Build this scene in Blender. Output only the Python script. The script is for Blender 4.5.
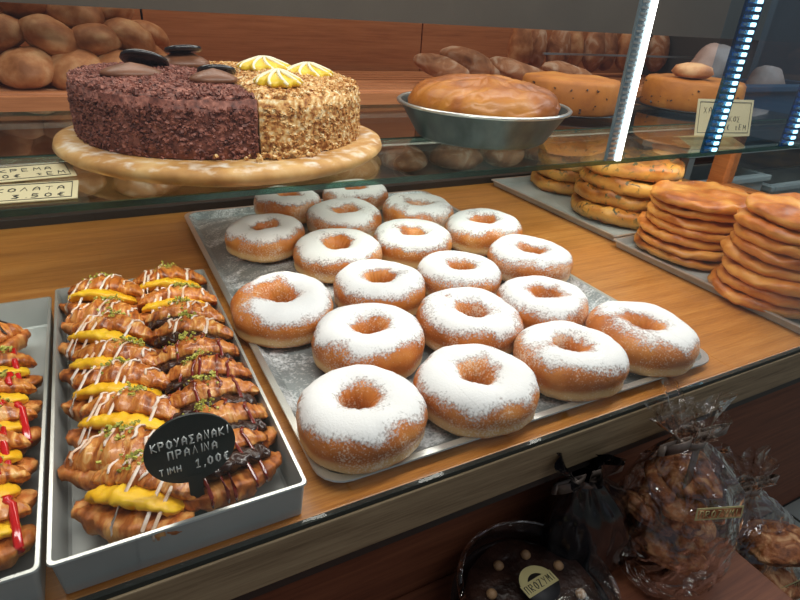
import bpy, bmesh, math, random
import numpy as np
from mathutils import Vector, Matrix, noise
for o in list(bpy.data.objects): bpy.data.objects.remove(o)
S = bpy.context.scene
COL = S.collection
PI = math.pi

# ------------------------------------------------------------------ camera
cam_d = bpy.data.cameras.new('camera'); cam = bpy.data.objects.new('camera', cam_d); COL.objects.link(cam)
cam_d.sensor_width = 36; cam_d.lens = 36*565/800; cam_d.clip_start = .01; cam_d.clip_end = 50
Rm = Matrix(((0.886265, 0.16733709, -0.43189425), (-0.45959199, 0.43352557, -0.77513275), (0.05752874, 0.88546817, 0.46112533)))
# camera axes in world coordinates (columns: right, up, back)
cam.matrix_world = Matrix.Translation((0, 0, .30)) @ Rm.to_4x4()
S.camera = cam

# ------------------------------------------------------------------ world, lights, exposure
W = bpy.data.worlds.new('world'); S.world = W; W.use_nodes = True
bg = W.node_tree.nodes['Background']; bg.inputs[0].default_value = (.80, .86, 1, 1); bg.inputs[1].default_value = .13
def area(name, loc, size, power, col, target):
    d = bpy.data.lights.new(name, 'AREA'); d.shape = 'RECTANGLE'; d.size, d.size_y = size; d.energy = power; d.color = col
    o = bpy.data.objects.new(name, d); COL.objects.link(o); o.location = loc
    o.rotation_euler = (Vector(target)-Vector(loc)).to_track_quat('-Z', 'Y').to_euler()
    return o
area('case_header_light', (.42, .29, .80), (1.5, .12), 6.2, (1, .965, .90), (.40, .52, 0))
area('case_rear_light', (.45, .92, .75), (1.5, .10), 3.2, (1, .95, .87), (.42, .62, .1))
area('shelf_front_light', (.42, .545, .126), (1.5, .012), .55, (1, .96, .88), (.42, .66, 0))
area('shop_fill_light', (2.3, .4, 1.3), (.8, .8), 9, (.86, .95, 1), (1.7, 1.05, -.1))  # added unseen light to brighten the crates past the case's right end
area('rack_light', (.7, 1.32, .90), (2.2, .15), 3.6, (1, .86, .70), (.7, 1.5, .05))
area('room_ceiling_light', (.6, -1.1, 1.9), (1.6, .6), 5.0, (.95, .97, 1), (.5, .3, -.2))
VS = S.view_settings
VS.view_transform = 'Standard'; VS.look = 'None'; VS.gamma = 1; VS.use_curve_mapping = False; VS.exposure = 0.45

# ------------------------------------------------------------------ materials
def srgb(r, g, b):
    f = lambda c: (c/255/12.92 if c/255 <= .04045 else ((c/255+.055)/1.055)**2.4)
    return (f(r), f(g), f(b), 1)
def newmat(name):
    m = bpy.data.materials.new(name); m.use_nodes = True
    nt = m.node_tree; return m, nt, nt.nodes['Principled BSDF']
def N(nt, t, **kw):
    n = nt.nodes.new(t)
    for k, v in kw.items():
        if k.startswith('i_'): n.inputs[k[2:].replace('_', ' ')].default_value = v
        else: setattr(n, k, v)
    return n
def coords(nt, scale=(1, 1, 1), kind='Object', rnd=True, rot=(0, 0, 0)):
    tc = N(nt, 'ShaderNodeTexCoord'); mp = N(nt, 'ShaderNodeMapping'); mp.inputs['Scale'].default_value = scale; mp.inputs['Rotation'].default_value = rot
    nt.links.new(tc.outputs[kind], mp.inputs[0])
    if rnd:
        oi = N(nt, 'ShaderNodeObjectInfo'); ml = N(nt, 'ShaderNodeMath', operation='MULTIPLY'); ml.inputs[1].default_value = 37.
        nt.links.new(oi.outputs['Random'], ml.inputs[0]); cb = N(nt, 'ShaderNodeCombineXYZ')
        for i in range(3): nt.links.new(ml.outputs[0], cb.inputs[i])
        ad = N(nt, 'ShaderNodeVectorMath', operation='ADD'); nt.links.new(mp.outputs[0], ad.inputs[0]); nt.links.new(cb.outputs[0], ad.inputs[1])
        return ad.outputs[0]
    return mp.outputs[0]
def ramp(nt, fac, stops):
    r = N(nt, 'ShaderNodeValToRGB'); e = r.color_ramp.elements
    while len(e) < len(stops): e.new(.5)
    for k, (p, c) in enumerate(stops): e[k].position = p; e[k].color = c
    nt.links.new(fac, r.inputs[0]); return r.outputs[0]
def noisy(name, stops, scale=(1, 1, 1), nscale=10., detail=6, rough=.5, metal=0, bump=0., bscale=None, rnd=True, dist=0., spec=.5, coat=0, kind='Object', bdist=.002, sss=0):
    m, nt, b = newmat(name); v = coords(nt, scale, kind, rnd)
    n = N(nt, 'ShaderNodeTexNoise'); n.inputs['Scale'].default_value = nscale; n.inputs['Detail'].default_value = detail; n.inputs['Distortion'].default_value = dist
    nt.links.new(v, n.inputs['Vector'])
    nt.links.new(ramp(nt, n.outputs[0], stops), b.inputs['Base Color'])
    b.inputs['Roughness'].default_value = rough; b.inputs['Metallic'].default_value = metal
    b.inputs['Specular IOR Level'].default_value = spec; b.inputs['Coat Weight'].default_value = coat
    if bump:
        n2 = N(nt, 'ShaderNodeTexNoise'); n2.inputs['Scale'].default_value = bscale or nscale*3; n2.inputs['Detail'].default_value = 5
        nt.links.new(v, n2.inputs['Vector']); bp = N(nt, 'ShaderNodeBump'); bp.inputs['Strength'].default_value = bump; bp.inputs['Distance'].default_value = bdist
        nt.links.new(n2.outputs[0], bp.inputs['Height']); nt.links.new(bp.outputs[0], b.inputs['Normal'])
    return m
def plain(name, c, rough=.5, metal=0, spec=.5, coat=0, emit=0):
    m, nt, b = newmat(name); b.inputs['Base Color'].default_value = c; b.inputs['Roughness'].default_value = rough
    b.inputs['Metallic'].default_value = metal; b.inputs['Specular IOR Level'].default_value = spec; b.inputs['Coat Weight'].default_value = coat
    if emit: b.inputs['Emission Color'].default_value = c; b.inputs['Emission Strength'].default_value = emit
    return m
def glassy(name, tint=(1, 1, 1, 1), ior=1.45, rough=.0, refl=1.0, gloss=(1, 1, 1, 1), add=0., crumple=0):
    m = bpy.data.materials.new(name); m.use_nodes = True; nt = m.node_tree; nt.nodes.clear()
    out = N(nt, 'ShaderNodeOutputMaterial'); mx = N(nt, 'ShaderNodeMixShader'); tr = N(nt, 'ShaderNodeBsdfTransparent'); gl = N(nt, 'ShaderNodeBsdfGlossy'); fr = N(nt, 'ShaderNodeFresnel')
    tr.inputs[0].default_value = tint; gl.inputs['Roughness'].default_value = rough; gl.inputs[0].default_value = gloss
    geo = N(nt, 'ShaderNodeNewGeometry'); io = N(nt, 'ShaderNodeMapRange'); io.inputs[3].default_value = ior; io.inputs[4].default_value = 1/ior   # same reflectance on both faces of a thin pane
    nt.links.new(geo.outputs['Backfacing'], io.inputs[0]); nt.links.new(io.outputs[0], fr.inputs[0])
    if crumple:
        v = coords(nt); cn = N(nt, 'ShaderNodeTexVoronoi', feature='F1'); cn.inputs['Scale'].default_value = 34; nz_ = N(nt, 'ShaderNodeTexNoise'); nz_.inputs['Scale'].default_value = 20; nz_.inputs['Distortion'].default_value = 2
        nt.links.new(v, cn.inputs['Vector']); nt.links.new(v, nz_.inputs['Vector']); sm = N(nt, 'ShaderNodeMath', operation='ADD'); nt.links.new(cn.outputs[0], sm.inputs[0]); nt.links.new(nz_.outputs[0], sm.inputs[1])
        cb_ = N(nt, 'ShaderNodeBump'); cb_.inputs['Strength'].default_value = crumple; cb_.inputs['Distance'].default_value = .012; nt.links.new(sm.outputs[0], cb_.inputs['Height'])
        nt.links.new(cb_.outputs[0], gl.inputs['Normal']); nt.links.new(cb_.outputs[0], fr.inputs['Normal'])
    mm = N(nt, 'ShaderNodeMath', operation='MULTIPLY_ADD'); mm.inputs[1].default_value = refl; mm.inputs[2].default_value = add; mm.use_clamp = True
    nt.links.new(fr.outputs[0], mm.inputs[0]); nt.links.new(mm.outputs[0], mx.inputs[0])
    nt.links.new(tr.outputs[0], mx.inputs[1]); nt.links.new(gl.outputs[0], mx.inputs[2]); nt.links.new(mx.outputs[0], out.inputs[0])
    return m
def wood(name, c1, c2, c3, along='X', rough=.35, sc=1., coat=0.2):
    s = {'X': (1.6, 34, 34), 'Y': (34, 1.6, 34), 'Z': (34, 34, 1.6)}[along]
    m, nt, b = newmat(name); v = coords(nt, tuple(k*sc for k in s), 'Object', False)
    n = N(nt, 'ShaderNodeTexNoise'); n.inputs['Scale'].default_value = 2.2; n.inputs['Detail'].default_value = 8; n.inputs['Distortion'].default_value = .6; n.inputs['Roughness'].default_value = .62
    nt.links.new(v, n.inputs['Vector'])
    n2 = N(nt, 'ShaderNodeTexNoise'); n2.inputs['Scale'].default_value = 13; n2.inputs['Detail'].default_value = 6; n2.inputs['Roughness'].default_value = .7; nt.links.new(v, n2.inputs['Vector'])
    mm = N(nt, 'ShaderNodeMath', operation='MULTIPLY_ADD'); mm.inputs[1].default_value = .55; nt.links.new(n2.outputs[0], mm.inputs[0]); m2 = N(nt, 'ShaderNodeMath', operation='MULTIPLY'); m2.inputs[1].default_value = .45; nt.links.new(n.outputs[0], m2.inputs[0]); nt.links.new(m2.outputs[0], mm.inputs[2])
    nt.links.new(ramp(nt, mm.outputs[0], [(.32, c1), (.5, c2), (.68, c3)]), b.inputs['Base Color'])
    b.inputs['Roughness'].default_value = rough; b.inputs['Coat Weight'].default_value = coat; b.inputs['Coat Roughness'].default_value = .25
    bp = N(nt, 'ShaderNodeBump'); bp.inputs['Strength'].default_value = .12; bp.inputs['Distance'].default_value = .001
    nt.links.new(n.outputs[0], bp.inputs['Height']); nt.links.new(bp.outputs[0], b.inputs['Normal'])
    return m
M = {}
M['deck'] = wood('oak_deck', srgb(142, 84, 30), srgb(184, 118, 50), srgb(208, 146, 76), 'X', .36)
M['fascia'] = wood('grey_oak', srgb(96, 78, 54), srgb(140, 120, 90), srgb(166, 146, 112), 'X', .55, coat=0)
M['panel'] = wood('walnut_panel', srgb(84, 44, 26), srgb(116, 66, 42), srgb(140, 86, 56), 'X', .6, .5, coat=0)
M['rackwood'] = wood('rack_wood', srgb(150, 88, 48), srgb(182, 114, 68), srgb(198, 132, 84), 'X', .5, .45, coat=0)
M['slat'] = wood('slat_wood', srgb(150, 88, 48), srgb(192, 124, 78), srgb(214, 150, 104), 'X', .5, .6, coat=0)
M['framewood'] = wood('frame_wood', srgb(160, 84, 34), srgb(196, 112, 52), srgb(214, 134, 74), 'Y', .4)
M['darkboard'] = plain('dark_board', srgb(46, 40, 36), .5)
M['header'] = noisy('header_grey', [(.3, srgb(74, 64, 54)), (.7, srgb(86, 76, 64))], nscale=4, rough=.5, rnd=False)
M['tray'] = noisy('tray_steel', [(.3, srgb(158, 162, 160)), (.7, srgb(192, 194, 190))], nscale=9, rough=.42, metal=.2, bump=.08, bscale=60, rnd=False)
M['alu'] = plain('aluminium', srgb(205, 205, 200), .3, .9)
M['chrome'] = plain('dark_metal_edge', srgb(60, 66, 62), .5, .6)
M['rim'] = plain('pale_rim', srgb(214, 216, 212), .3, .8)  # paler, shinier metal for the upper rim faces
M['glass'] = glassy('case_glass', (.97, .985, .98, 1), 1.36)
M['hazeglass'] = glassy('end_glass_haze', (.74, .86, .94, 1), 1.4)  # blue tint imitates the bluish haze at the right end
M['shelfglass'] = glassy('shelf_glass', (.90, .955, .93, 1), 1.45, 0, 1.0)
M['glassedge'] = glassy('glass_edge_green', srgb(90, 140, 124), 1.5, .2, 1., (.45, .7, .62, 1), .3)
# flour dusted tray
def dust_tray():
    m, nt, b = newmat('floured_tray_steel'); v = coords(nt, (1, 1, 1), 'Object', False)
    n = N(nt, 'ShaderNodeTexNoise'); n.inputs['Scale'].default_value = 11; n.inputs['Detail'].default_value = 12; n.inputs['Roughness'].default_value = .75; n.inputs['Distortion'].default_value = 1.2
    nt.links.new(v, n.inputs['Vector']); f = N(nt, 'ShaderNodeTexNoise'); f.inputs['Scale'].default_value = 420; f.inputs['Detail'].default_value = 2; nt.links.new(v, f.inputs['Vector'])
    a = N(nt, 'ShaderNodeMath', operation='MULTIPLY_ADD'); a.inputs[1].default_value = .34; nt.links.new(f.outputs[0], a.inputs[0]); nt.links.new(n.outputs[0], a.inputs[2])
    mask = ramp(nt, a.outputs[0], [(.67, (0, 0, 0, 1)), (.80, (1, 1, 1, 1))])
    mx = N(nt, 'ShaderNodeMix', data_type='RGBA'); nt.links.new(mask, mx.inputs[0]); mx.inputs[6].default_value = srgb(150, 157, 158); mx.inputs[7].default_value = srgb(232, 234, 236)
    nt.links.new(mx.outputs[2], b.inputs['Base Color']); b.inputs['Roughness'].default_value = .45
    iv = N(nt, 'ShaderNodeMath', operation='MULTIPLY_ADD'); iv.inputs[1].default_value = -.5; iv.inputs[2].default_value = .5; nt.links.new(mask, iv.inputs[0]); nt.links.new(iv.outputs[0], b.inputs['Metallic'])
    return m
M['dusttray'] = dust_tray()
# donut dough: pale waist, browned top and bottom, flour grains
def dough():
    m, nt, b = newmat('fried_dough'); v = coords(nt)
    n = N(nt, 'ShaderNodeTexNoise'); n.inputs['Scale'].default_value = 30; n.inputs['Detail'].default_value = 6; nt.links.new(v, n.inputs['Vector'])
    base = ramp(nt, n.outputs[0], [(.25, srgb(158, 80, 24)), (.5, srgb(200, 116, 46)), (.75, srgb(222, 148, 72))])
    tc = N(nt, 'ShaderNodeTexCoord'); sx = N(nt, 'ShaderNodeSeparateXYZ'); nt.links.new(tc.outputs['Object'], sx.inputs[0])
    ad = N(nt, 'ShaderNodeMath', operation='MULTIPLY_ADD'); ad.inputs[1].default_value = .012; nt.links.new(n.outputs[0], ad.inputs[0]); nt.links.new(sx.outputs[2], ad.inputs[2])
    sc = N(nt, 'ShaderNodeMath', operation='MULTIPLY'); sc.inputs[1].default_value = 20; nt.links.new(ad.outputs[0], sc.inputs[0])
    band = ramp(nt, sc.outputs[0], [(.22, (0, 0, 0, 1)), (.31, (.85, .85, .85, 1)), (.40, (.7, .7, .7, 1)), (.50, (0, 0, 0, 1))])
    mx = N(nt, 'ShaderNodeMix', data_type='RGBA'); nt.links.new(band, mx.inputs[0]); nt.links.new(base, mx.inputs[6]); mx.inputs[7].default_value = srgb(228, 188, 128)
    f = N(nt, 'ShaderNodeTexNoise'); f.inputs['Scale'].default_value = 650; f.inputs['Detail'].default_value = 1; nt.links.new(v, f.inputs['Vector'])
    f2 = N(nt, 'ShaderNodeTexNoise'); f2.inputs['Scale'].default_value = 28; nt.links.new(v, f2.inputs['Vector'])
    a = N(nt, 'ShaderNodeMath', operation='ADD'); nt.links.new(f.outputs[0], a.inputs[0]); nt.links.new(f2.outputs[0], a.inputs[1])
    g = ramp(nt, a.outputs[0], [(.57, (0, 0, 0, 1)), (.66, (.55, .55, .55, 1))]); a2 = N(nt, 'ShaderNodeMath', operation='MULTIPLY'); a2.inputs[1].default_value = .5
    nt.links.new(a.outputs[0], a2.inputs[0])
    g = ramp(nt, a2.outputs[0], [(.52, (0, 0, 0, 1)), (.62, (.6, .6, .6, 1))])
    m2 = N(nt, 'ShaderNodeMix', data_type='RGBA'); nt.links.new(g, m2.inputs[0]); nt.links.new(mx.outputs[2], m2.inputs[6]); m2.inputs[7].default_value = srgb(240, 225, 205)
    nt.links.new(m2.outputs[2], b.inputs['Base Color']); b.inputs['Roughness'].default_value = .45; b.inputs['Specular IOR Level'].default_value = .4
    bp = N(nt, 'ShaderNodeBump'); bp.inputs['Strength'].default_value = .3; bp.inputs['Distance'].default_value = .002; nt.links.new(n.outputs[0], bp.inputs['Height']); nt.links.new(bp.outputs[0], b.inputs['Normal'])
    return m
M['dough'] = dough()
def sugar():
    m, nt, b = newmat('powdered_sugar'); v = coords(nt)
    b.inputs['Base Color'].default_value = (.86, .85, .84, 1); b.inputs['Roughness'].default_value = .95; b.inputs['Specular IOR Level'].default_value = .1
    at = N(nt, 'ShaderNodeAttribute', attribute_name='dust')
    n = N(nt, 'ShaderNodeTexNoise'); n.inputs['Scale'].default_value = 30; n.inputs['Detail'].default_value = 6; n.inputs['Roughness'].default_value = .62; nt.links.new(v, n.inputs['Vector'])
    f = N(nt, 'ShaderNodeTexNoise'); f.inputs['Scale'].default_value = 520; f.inputs['Detail'].default_value = 3; nt.links.new(v, f.inputs['Vector'])
    a = N(nt, 'ShaderNodeMath', operation='MULTIPLY_ADD'); a.inputs[1].default_value = 1.9; nt.links.new(n.outputs[0], a.inputs[0]); nt.links.new(at.outputs['Fac'], a.inputs[2])
    a2 = N(nt, 'ShaderNodeMath', operation='MULTIPLY_ADD'); a2.inputs[1].default_value = 1.0; nt.links.new(f.outputs[0], a2.inputs[0]); nt.links.new(a.outputs[0], a2.inputs[2])
    mr = N(nt, 'ShaderNodeMapRange'); mr.inputs[1].default_value = 1.66; mr.inputs[2].default_value = 2.12; nt.links.new(a2.outputs[0], mr.inputs[0])
    nt.links.new(mr.outputs[0], b.inputs['Alpha'])
    bp = N(nt, 'ShaderNodeBump'); bp.inputs['Strength'].default_value = .25; bp.inputs['Distance'].default_value = .001; nt.links.new(f.outputs[0], bp.inputs['Height']); nt.links.new(bp.outputs[0], b.inputs['Normal'])
    return m
M['sugar'] = sugar()
M['crust'] = noisy('croissant_crust', [(.30, srgb(110, 50, 14)), (.45, srgb(182, 98, 34)), (.58, srgb(214, 138, 62)), (.70, srgb(240, 190, 118))], (2.6, .9, .9), 62, 8, .33, bump=.7, bscale=95, dist=1.2, coat=.3)
M['crust2'] = noisy('pastry_side', [(.32, srgb(126, 60, 18)), (.5, srgb(190, 108, 44)), (.68, srgb(228, 166, 94))], (2.4, 1, 1), 60, 8, .45, bump=.5, bscale=140, dist=.5)
M['cream'] = noisy('yellow_cream', [(.3, srgb(236, 172, 18)), (.7, srgb(252, 204, 48))], nscale=60, rough=.35, bump=.25, bscale=120)
M['choccream'] = noisy('chocolate_cream', [(.3, srgb(40, 20, 14)), (.7, srgb(66, 36, 26))], nscale=60, rough=.25, bump=.25, bscale=160)
M['icing'] = noisy('white_icing', [(.35, srgb(222, 184, 150)), (.6, srgb(240, 226, 214))], nscale=90, rough=.35)
M['jelly'] = plain('red_jelly', srgb(196, 14, 12), .15, coat=.6)
M['caramel'] = plain('caramel_glaze', srgb(116, 26, 10), .15, coat=.6)
M['pistachio'] = noisy('pistachio', [(.35, srgb(110, 112, 34)), (.55, srgb(186, 184, 76)), (.7, srgb(224, 214, 130))], nscale=260, rough=.7)
M['pancake'] = noisy('griddle_bread', [(.34, srgb(150, 72, 18)), (.5, srgb(202, 116, 40)), (.66, srgb(230, 160, 76))], (1, 1, 1.6), 26, 8, .4, bump=.5, bscale=45, bdist=.004)
def herbs():
    m = noisy('herb_bread', [(.34, srgb(128, 66, 16)), (.5, srgb(180, 108, 34)), (.66, srgb(212, 152, 66))], (1, 1, 1.4), 26, 8, .45, bump=.5, bscale=50, bdist=.004)
    nt = m.node_tree; b = nt.nodes['Principled BSDF']; src = b.inputs['Base Color'].links[0].from_socket
    v = coords(nt); vo = N(nt, 'ShaderNodeTexNoise'); vo.inputs['Scale'].default_value = 95; vo.inputs['Detail'].default_value = 2; vo.inputs['Distortion'].default_value = 1; nt.links.new(v, vo.inputs['Vector'])
    g = ramp(nt, vo.outputs[0], [(.585, (0, 0, 0, 1)), (.615, (1, 1, 1, 1))])
    mx = N(nt, 'ShaderNodeMix', data_type='RGBA'); nt.links.new(g, mx.inputs[0]); nt.links.new(src, mx.inputs[6]); mx.inputs[7].default_value = srgb(70, 62, 24); nt.links.new(mx.outputs[2], b.inputs['Base Color'])
    return m
M['herb'] = herbs()
def toast(m, T, pale, lo=.15):
    # pale waist between the browned faces of a griddled disc
    nt = m.node_tree; b = nt.nodes['Principled BSDF']; src = b.inputs['Base Color'].links[0].from_socket
    tc = N(nt, 'ShaderNodeTexCoord'); sx = N(nt, 'ShaderNodeSeparateXYZ'); nt.links.new(tc.outputs['Object'], sx.inputs[0])
    v = coords(nt); n = N(nt, 'ShaderNodeTexNoise'); n.inputs['Scale'].default_value = 22; n.inputs['Detail'].default_value = 5; nt.links.new(v, n.inputs['Vector'])
    a = N(nt, 'ShaderNodeMath', operation='MULTIPLY'); a.inputs[1].default_value = 1/T; nt.links.new(sx.outputs[2], a.inputs[0])
    c = N(nt, 'ShaderNodeMath', operation='MULTIPLY_ADD'); c.inputs[1].default_value = .9; nt.links.new(n.outputs[0], c.inputs[0]); nt.links.new(a.outputs[0], c.inputs[2])
    h = N(nt, 'ShaderNodeMath', operation='MULTIPLY'); h.inputs[1].default_value = .5; nt.links.new(c.outputs[0], h.inputs[0])
    g = ramp(nt, h.outputs[0], [(.28, (0, 0, 0, 1)), (.38, (.6, .6, .6, 1)), (.48, (.55, .55, .55, 1)), (.60, (0, 0, 0, 1))])
    mx = N(nt, 'ShaderNodeMix', data_type='RGBA'); nt.links.new(g, mx.inputs[0]); nt.links.new(src, mx.inputs[6]); mx.inputs[7].default_value = pale; nt.links.new(mx.outputs[2], b.inputs['Base Color'])
toast(M['pancake'], .015, srgb(228, 164, 80)); toast(M['herb'], .027, srgb(216, 160, 76))
M['roll'] = noisy('bread_roll', [(.35, srgb(150, 92, 50)), (.5, srgb(186, 124, 76)), (.65, srgb(214, 166, 118))], nscale=26, rough=.6, bump=.3, bscale=120)
M['loaf'] = noisy('floured_loaf', [(.3, srgb(128, 76, 44)), (.5, srgb(176, 120, 80)), (.68, srgb(214, 186, 160))], nscale=22, rough=.7, bump=.5, bscale=70, dist=1.)
M['sponge'] = noisy('corn_cake', [(.3, srgb(150, 84, 18)), (.55, srgb(180, 108, 30)), (.75, srgb(198, 138, 60))], nscale=16, rough=.6, bump=.4, bscale=90)
M['pancakebrown'] = noisy('baked_top', [(.30, srgb(112, 50, 6)), (.5, srgb(162, 90, 14)), (.72, srgb(196, 128, 34))], (1, 1.6, 1), 13, 8, .42, bump=.5, bscale=30, dist=.5, bdist=.005, coat=.1)
M['choc'] = noisy('chocolate_crumb', [(.3, srgb(78, 38, 30)), (.5, srgb(124, 70, 56)), (.7, srgb(166, 106, 88))], nscale=160, rough=.6, bump=.6, bscale=220, rnd=False)
M['nut'] = noisy('nut_crumb', [(.32, srgb(128, 70, 24)), (.45, srgb(190, 132, 66)), (.56, srgb(218, 178, 116)), (.68, srgb(240, 226, 190))], nscale=190, rough=.7, bump=.5, bscale=200, rnd=False)
M['chocslab'] = plain('dark_chocolate', srgb(30, 26, 28), .25, coat=.3)
M['ganache'] = noisy('milk_chocolate_cream', [(.3, srgb(100, 62, 40)), (.7, srgb(128, 82, 56))], nscale=60, rough=.4)
M['whitecream'] = plain('white_cream', srgb(240, 232, 200), .45)
M['lemon'] = plain('lemon_cream', srgb(226, 190, 40), .4)
M['cardm'] = plain('cream_card', srgb(204, 192, 152), .6)
M['ink'] = plain('black_ink', srgb(40, 40, 36), .6)
M['chalk'] = plain('chalk_white', srgb(250, 252, 248), .8)
M['slate'] = plain('slate_sign', srgb(36, 42, 40), .45)
M['tin'] = noisy('pan_tin', [(.3, srgb(60, 68, 66)), (.7, srgb(90, 98, 96))], (1, 1, .15), 60, 4, .35, .7, rnd=False)
M['blackplate'] = plain('black_plate', srgb(28, 28, 30), .3)
M['ledwhite'] = plain('led_white', (1, .97, .92, 1), .5, emit=5.0)
M['blueglow'] = plain('blue_glow', (.42, .82, 1, 1), .5, emit=1.9)
M['ledchan'] = plain('led_channel', srgb(110, 130, 140), .35, .5)
M['ledhaze'] = glassy('blue_haze_channel', srgb(90, 165, 205), 1.5, .15, 1, (.3, .6, .9, 1), .12)  # haze of blue light beside the strip put into the channel tint
M['film'] = glassy('cellophane', (.93, .90, .86, 1), 1.5, .05, 2.2, (1, 1, 1, 1), .02, 1.)
M['clear'] = glassy('clear_plastic', (.93, .93, .92, 1), 1.45, .03, 1)
M['blackfilm'] = plain('black_film', srgb(12, 12, 16), .22, coat=.5)
M['ribbon'] = plain('grey_ribbon', srgb(118, 106, 98), .35, .2)
M['rusk'] = noisy('rusk', [(.34, srgb(86, 42, 20)), (.5, srgb(150, 88, 46)), (.66, srgb(206, 156, 110))], nscale=55, rough=.6, bump=1., bscale=90, bdist=.006, dist=1)
M['darkcake'] = noisy('dark_cake', [(.35, srgb(34, 20, 16)), (.6, srgb(62, 40, 32))], nscale=50, rough=.4, bump=.8, bscale=60, bdist=.006)
M['hazel'] = plain('hazelnut', srgb(168, 132, 96), .5)
M['sticker'] = plain('sticker_beige', srgb(170, 160, 112), .5)
M['blackwrap'] = plain('sticker_black', srgb(22, 20, 20), .5)
M['tile'] = noisy('floor_tile', [(.3, srgb(104, 106, 100)), (.7, srgb(132, 134, 126))], nscale=8, rough=.5, rnd=False)
M['grout'] = plain('grout', srgb(60, 60, 58), .8)
M['bluecrate'] = plain('blue_grey_crate', srgb(58, 84, 104), .5)
M['greycrate'] = noisy('pale_plastic', [(.3, srgb(140, 148, 148)), (.7, srgb(172, 180, 178))], nscale=6, rough=.5)
M['shopwall'] = noisy('shop_wall', [(.3, srgb(58, 60, 62)), (.7, srgb(78, 80, 82))], nscale=2, rough=.7, rnd=False)
M['pinkloaf'] = noisy('pale_loaf', [(.3, srgb(170, 130, 112)), (.7, srgb(206, 168, 150))], nscale=12, rough=.6)

# ------------------------------------------------------------------ mesh helpers
def link(name, me, m, parent=None, smooth=True, extra=None):
    if m:
        for k in (m if isinstance(m, (list, tuple)) else [m]): me.materials.append(k)
    if smooth: me.polygons.foreach_set('use_smooth', [True]*len(me.polygons))
    o = bpy.data.objects.new(name, me); COL.objects.link(o)
    if parent: o.parent = parent
    return o
def mesh(name, vs, fs, m, parent=None, smooth=True):
    me = bpy.data.meshes.new(name); me.from_pydata([tuple(v) for v in vs], [], fs); me.validate(); me.update()
    return link(name, me, m, parent, smooth)
def box_bm(bm, c, s, rot=None, bev=0):
    r = bmesh.ops.create_cube(bm, size=1)
    mt = Matrix.Translation(c) @ (rot.to_4x4() if rot else Matrix()) @ Matrix.Diagonal((*s, 1))
    bmesh.ops.transform(bm, matrix=mt, verts=r['verts'])
    if bev:
        es = list({e for v in r['verts'] for e in v.link_edges})
        bmesh.ops.bevel(bm, geom=es, offset=bev, segments=2, affect='EDGES', profile=.6)
def bmobj(name, bm, m, parent=None, smooth=False):
    bmesh.ops.recalc_face_normals(bm, faces=bm.faces)
    me = bpy.data.meshes.new(name); bm.to_mesh(me); bm.free(); return link(name, me, m, parent, smooth)
def box(name, lo, hi, m, parent=None, bev=0):
    bm = bmesh.new(); c = [(a+b)/2 for a, b in zip(lo, hi)]; s = [abs(b-a) for a, b in zip(lo, hi)]
    box_bm(bm, c, s, None, bev); return bmobj(name, bm, m, parent)
def tag(o, label=None, cat=None, group=None, kind=None):
    if label: o['label'] = label
    if cat: o['category'] = cat
    if group: o['group'] = group
    if kind: o['kind'] = kind
    return o
def empty(name, loc, rz=0, **kw):
    o = bpy.data.objects.new(name, None); COL.objects.link(o); o.empty_display_size = .02
    o.location = loc; o.rotation_euler = (0, 0, rz); tag(o, **kw); return o
def copy_tree(o, parent=None):
    c = o.copy(); COL.objects.link(c); c.parent = parent
    for ch in [x for x in COL.objects if x.parent == o]: copy_tree(ch, c)
    return c
def lathe(prof, seg=64, fn=None):
    vs = []; n = len(prof)
    for i in range(seg):
        a = 2*PI*i/seg
        for (r, z) in prof:
            if fn: r2, z2 = fn(a, r, z)
            else: r2, z2 = r, z
            vs.append((r2*math.cos(a), r2*math.sin(a), z2))
    fs = [(i*n+j, ((i+1) % seg)*n+j, ((i+1) % seg)*n+j+1, i*n+j+1) for i in range(seg) for j in range(n-1)]
    return vs, fs
def weld(o, d=1e-5):
    bm = bmesh.new(); bm.from_mesh(o.data); bmesh.ops.remove_doubles(bm, verts=bm.verts, dist=d); bmesh.ops.recalc_face_normals(bm, faces=bm.faces); bm.to_mesh(o.data); bm.free()
def tube(paths, r, seg=6, flat=1.):
    vs = []; fs = []
    for p in paths:
        p = [Vector(q) for q in p]; n = len(p); b = len(vs)
        if n < 2: continue
        for i, q in enumerate(p):
            t = (p[min(i+1, n-1)]-p[max(i-1, 0)]).normalized(); up = Vector((0, 0, 1)) if abs(t.z) < .9 else Vector((0, 1, 0))
            s = t.cross(up).normalized(); u = s.cross(t).normalized()
            rr = r*(.55 if i in (0, n-1) else 1)
            for k in range(seg):
                a = 2*PI*k/seg; vs.append(q+s*math.cos(a)*rr+u*math.sin(a)*rr*flat)
        for i in range(n-1):
            for k in range(seg): fs.append((b+i*seg+k, b+i*seg+(k+1) % seg, b+(i+1)*seg+(k+1) % seg, b+(i+1)*seg+k))
        fs.append(tuple(b+k for k in range(seg))[::-1]); fs.append(tuple(b+(n-1)*seg+k for k in range(seg)))
    return vs, fs
def chips(pts, s0, s1, rng, flat=.6):
    """little irregular crumbs round the given points, one mesh"""
    vs = []; fs = []
    Q = [(0, 1, 3, 2), (4, 6, 7, 5), (0, 4, 5, 1), (2, 3, 7, 6), (0, 2, 6, 4), (1, 5, 7, 3)]
    for p in pts:
        s = rng.uniform(s0, s1); R = Matrix.Rotation(rng.uniform(0, 6.28), 3, Vector((rng.gauss(0, 1), rng.gauss(0, 1), rng.gauss(0, 1))).normalized())
        sx, sy, sz = s*rng.uniform(.7, 1.3), s*rng.uniform(.6, 1), s*flat*rng.uniform(.7, 1.2); b = len(vs)
        for k in range(8):
            v = Vector((sx*(1 if k & 1 else -1), sy*(1 if k & 2 else -1), sz*(1 if k & 4 else -1)))*rng.uniform(.65, 1)*.5
            vs.append(Vector(p)+R @ v)
        fs += [tuple(b+i for i in q) for q in Q]
    return vs, fs
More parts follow.
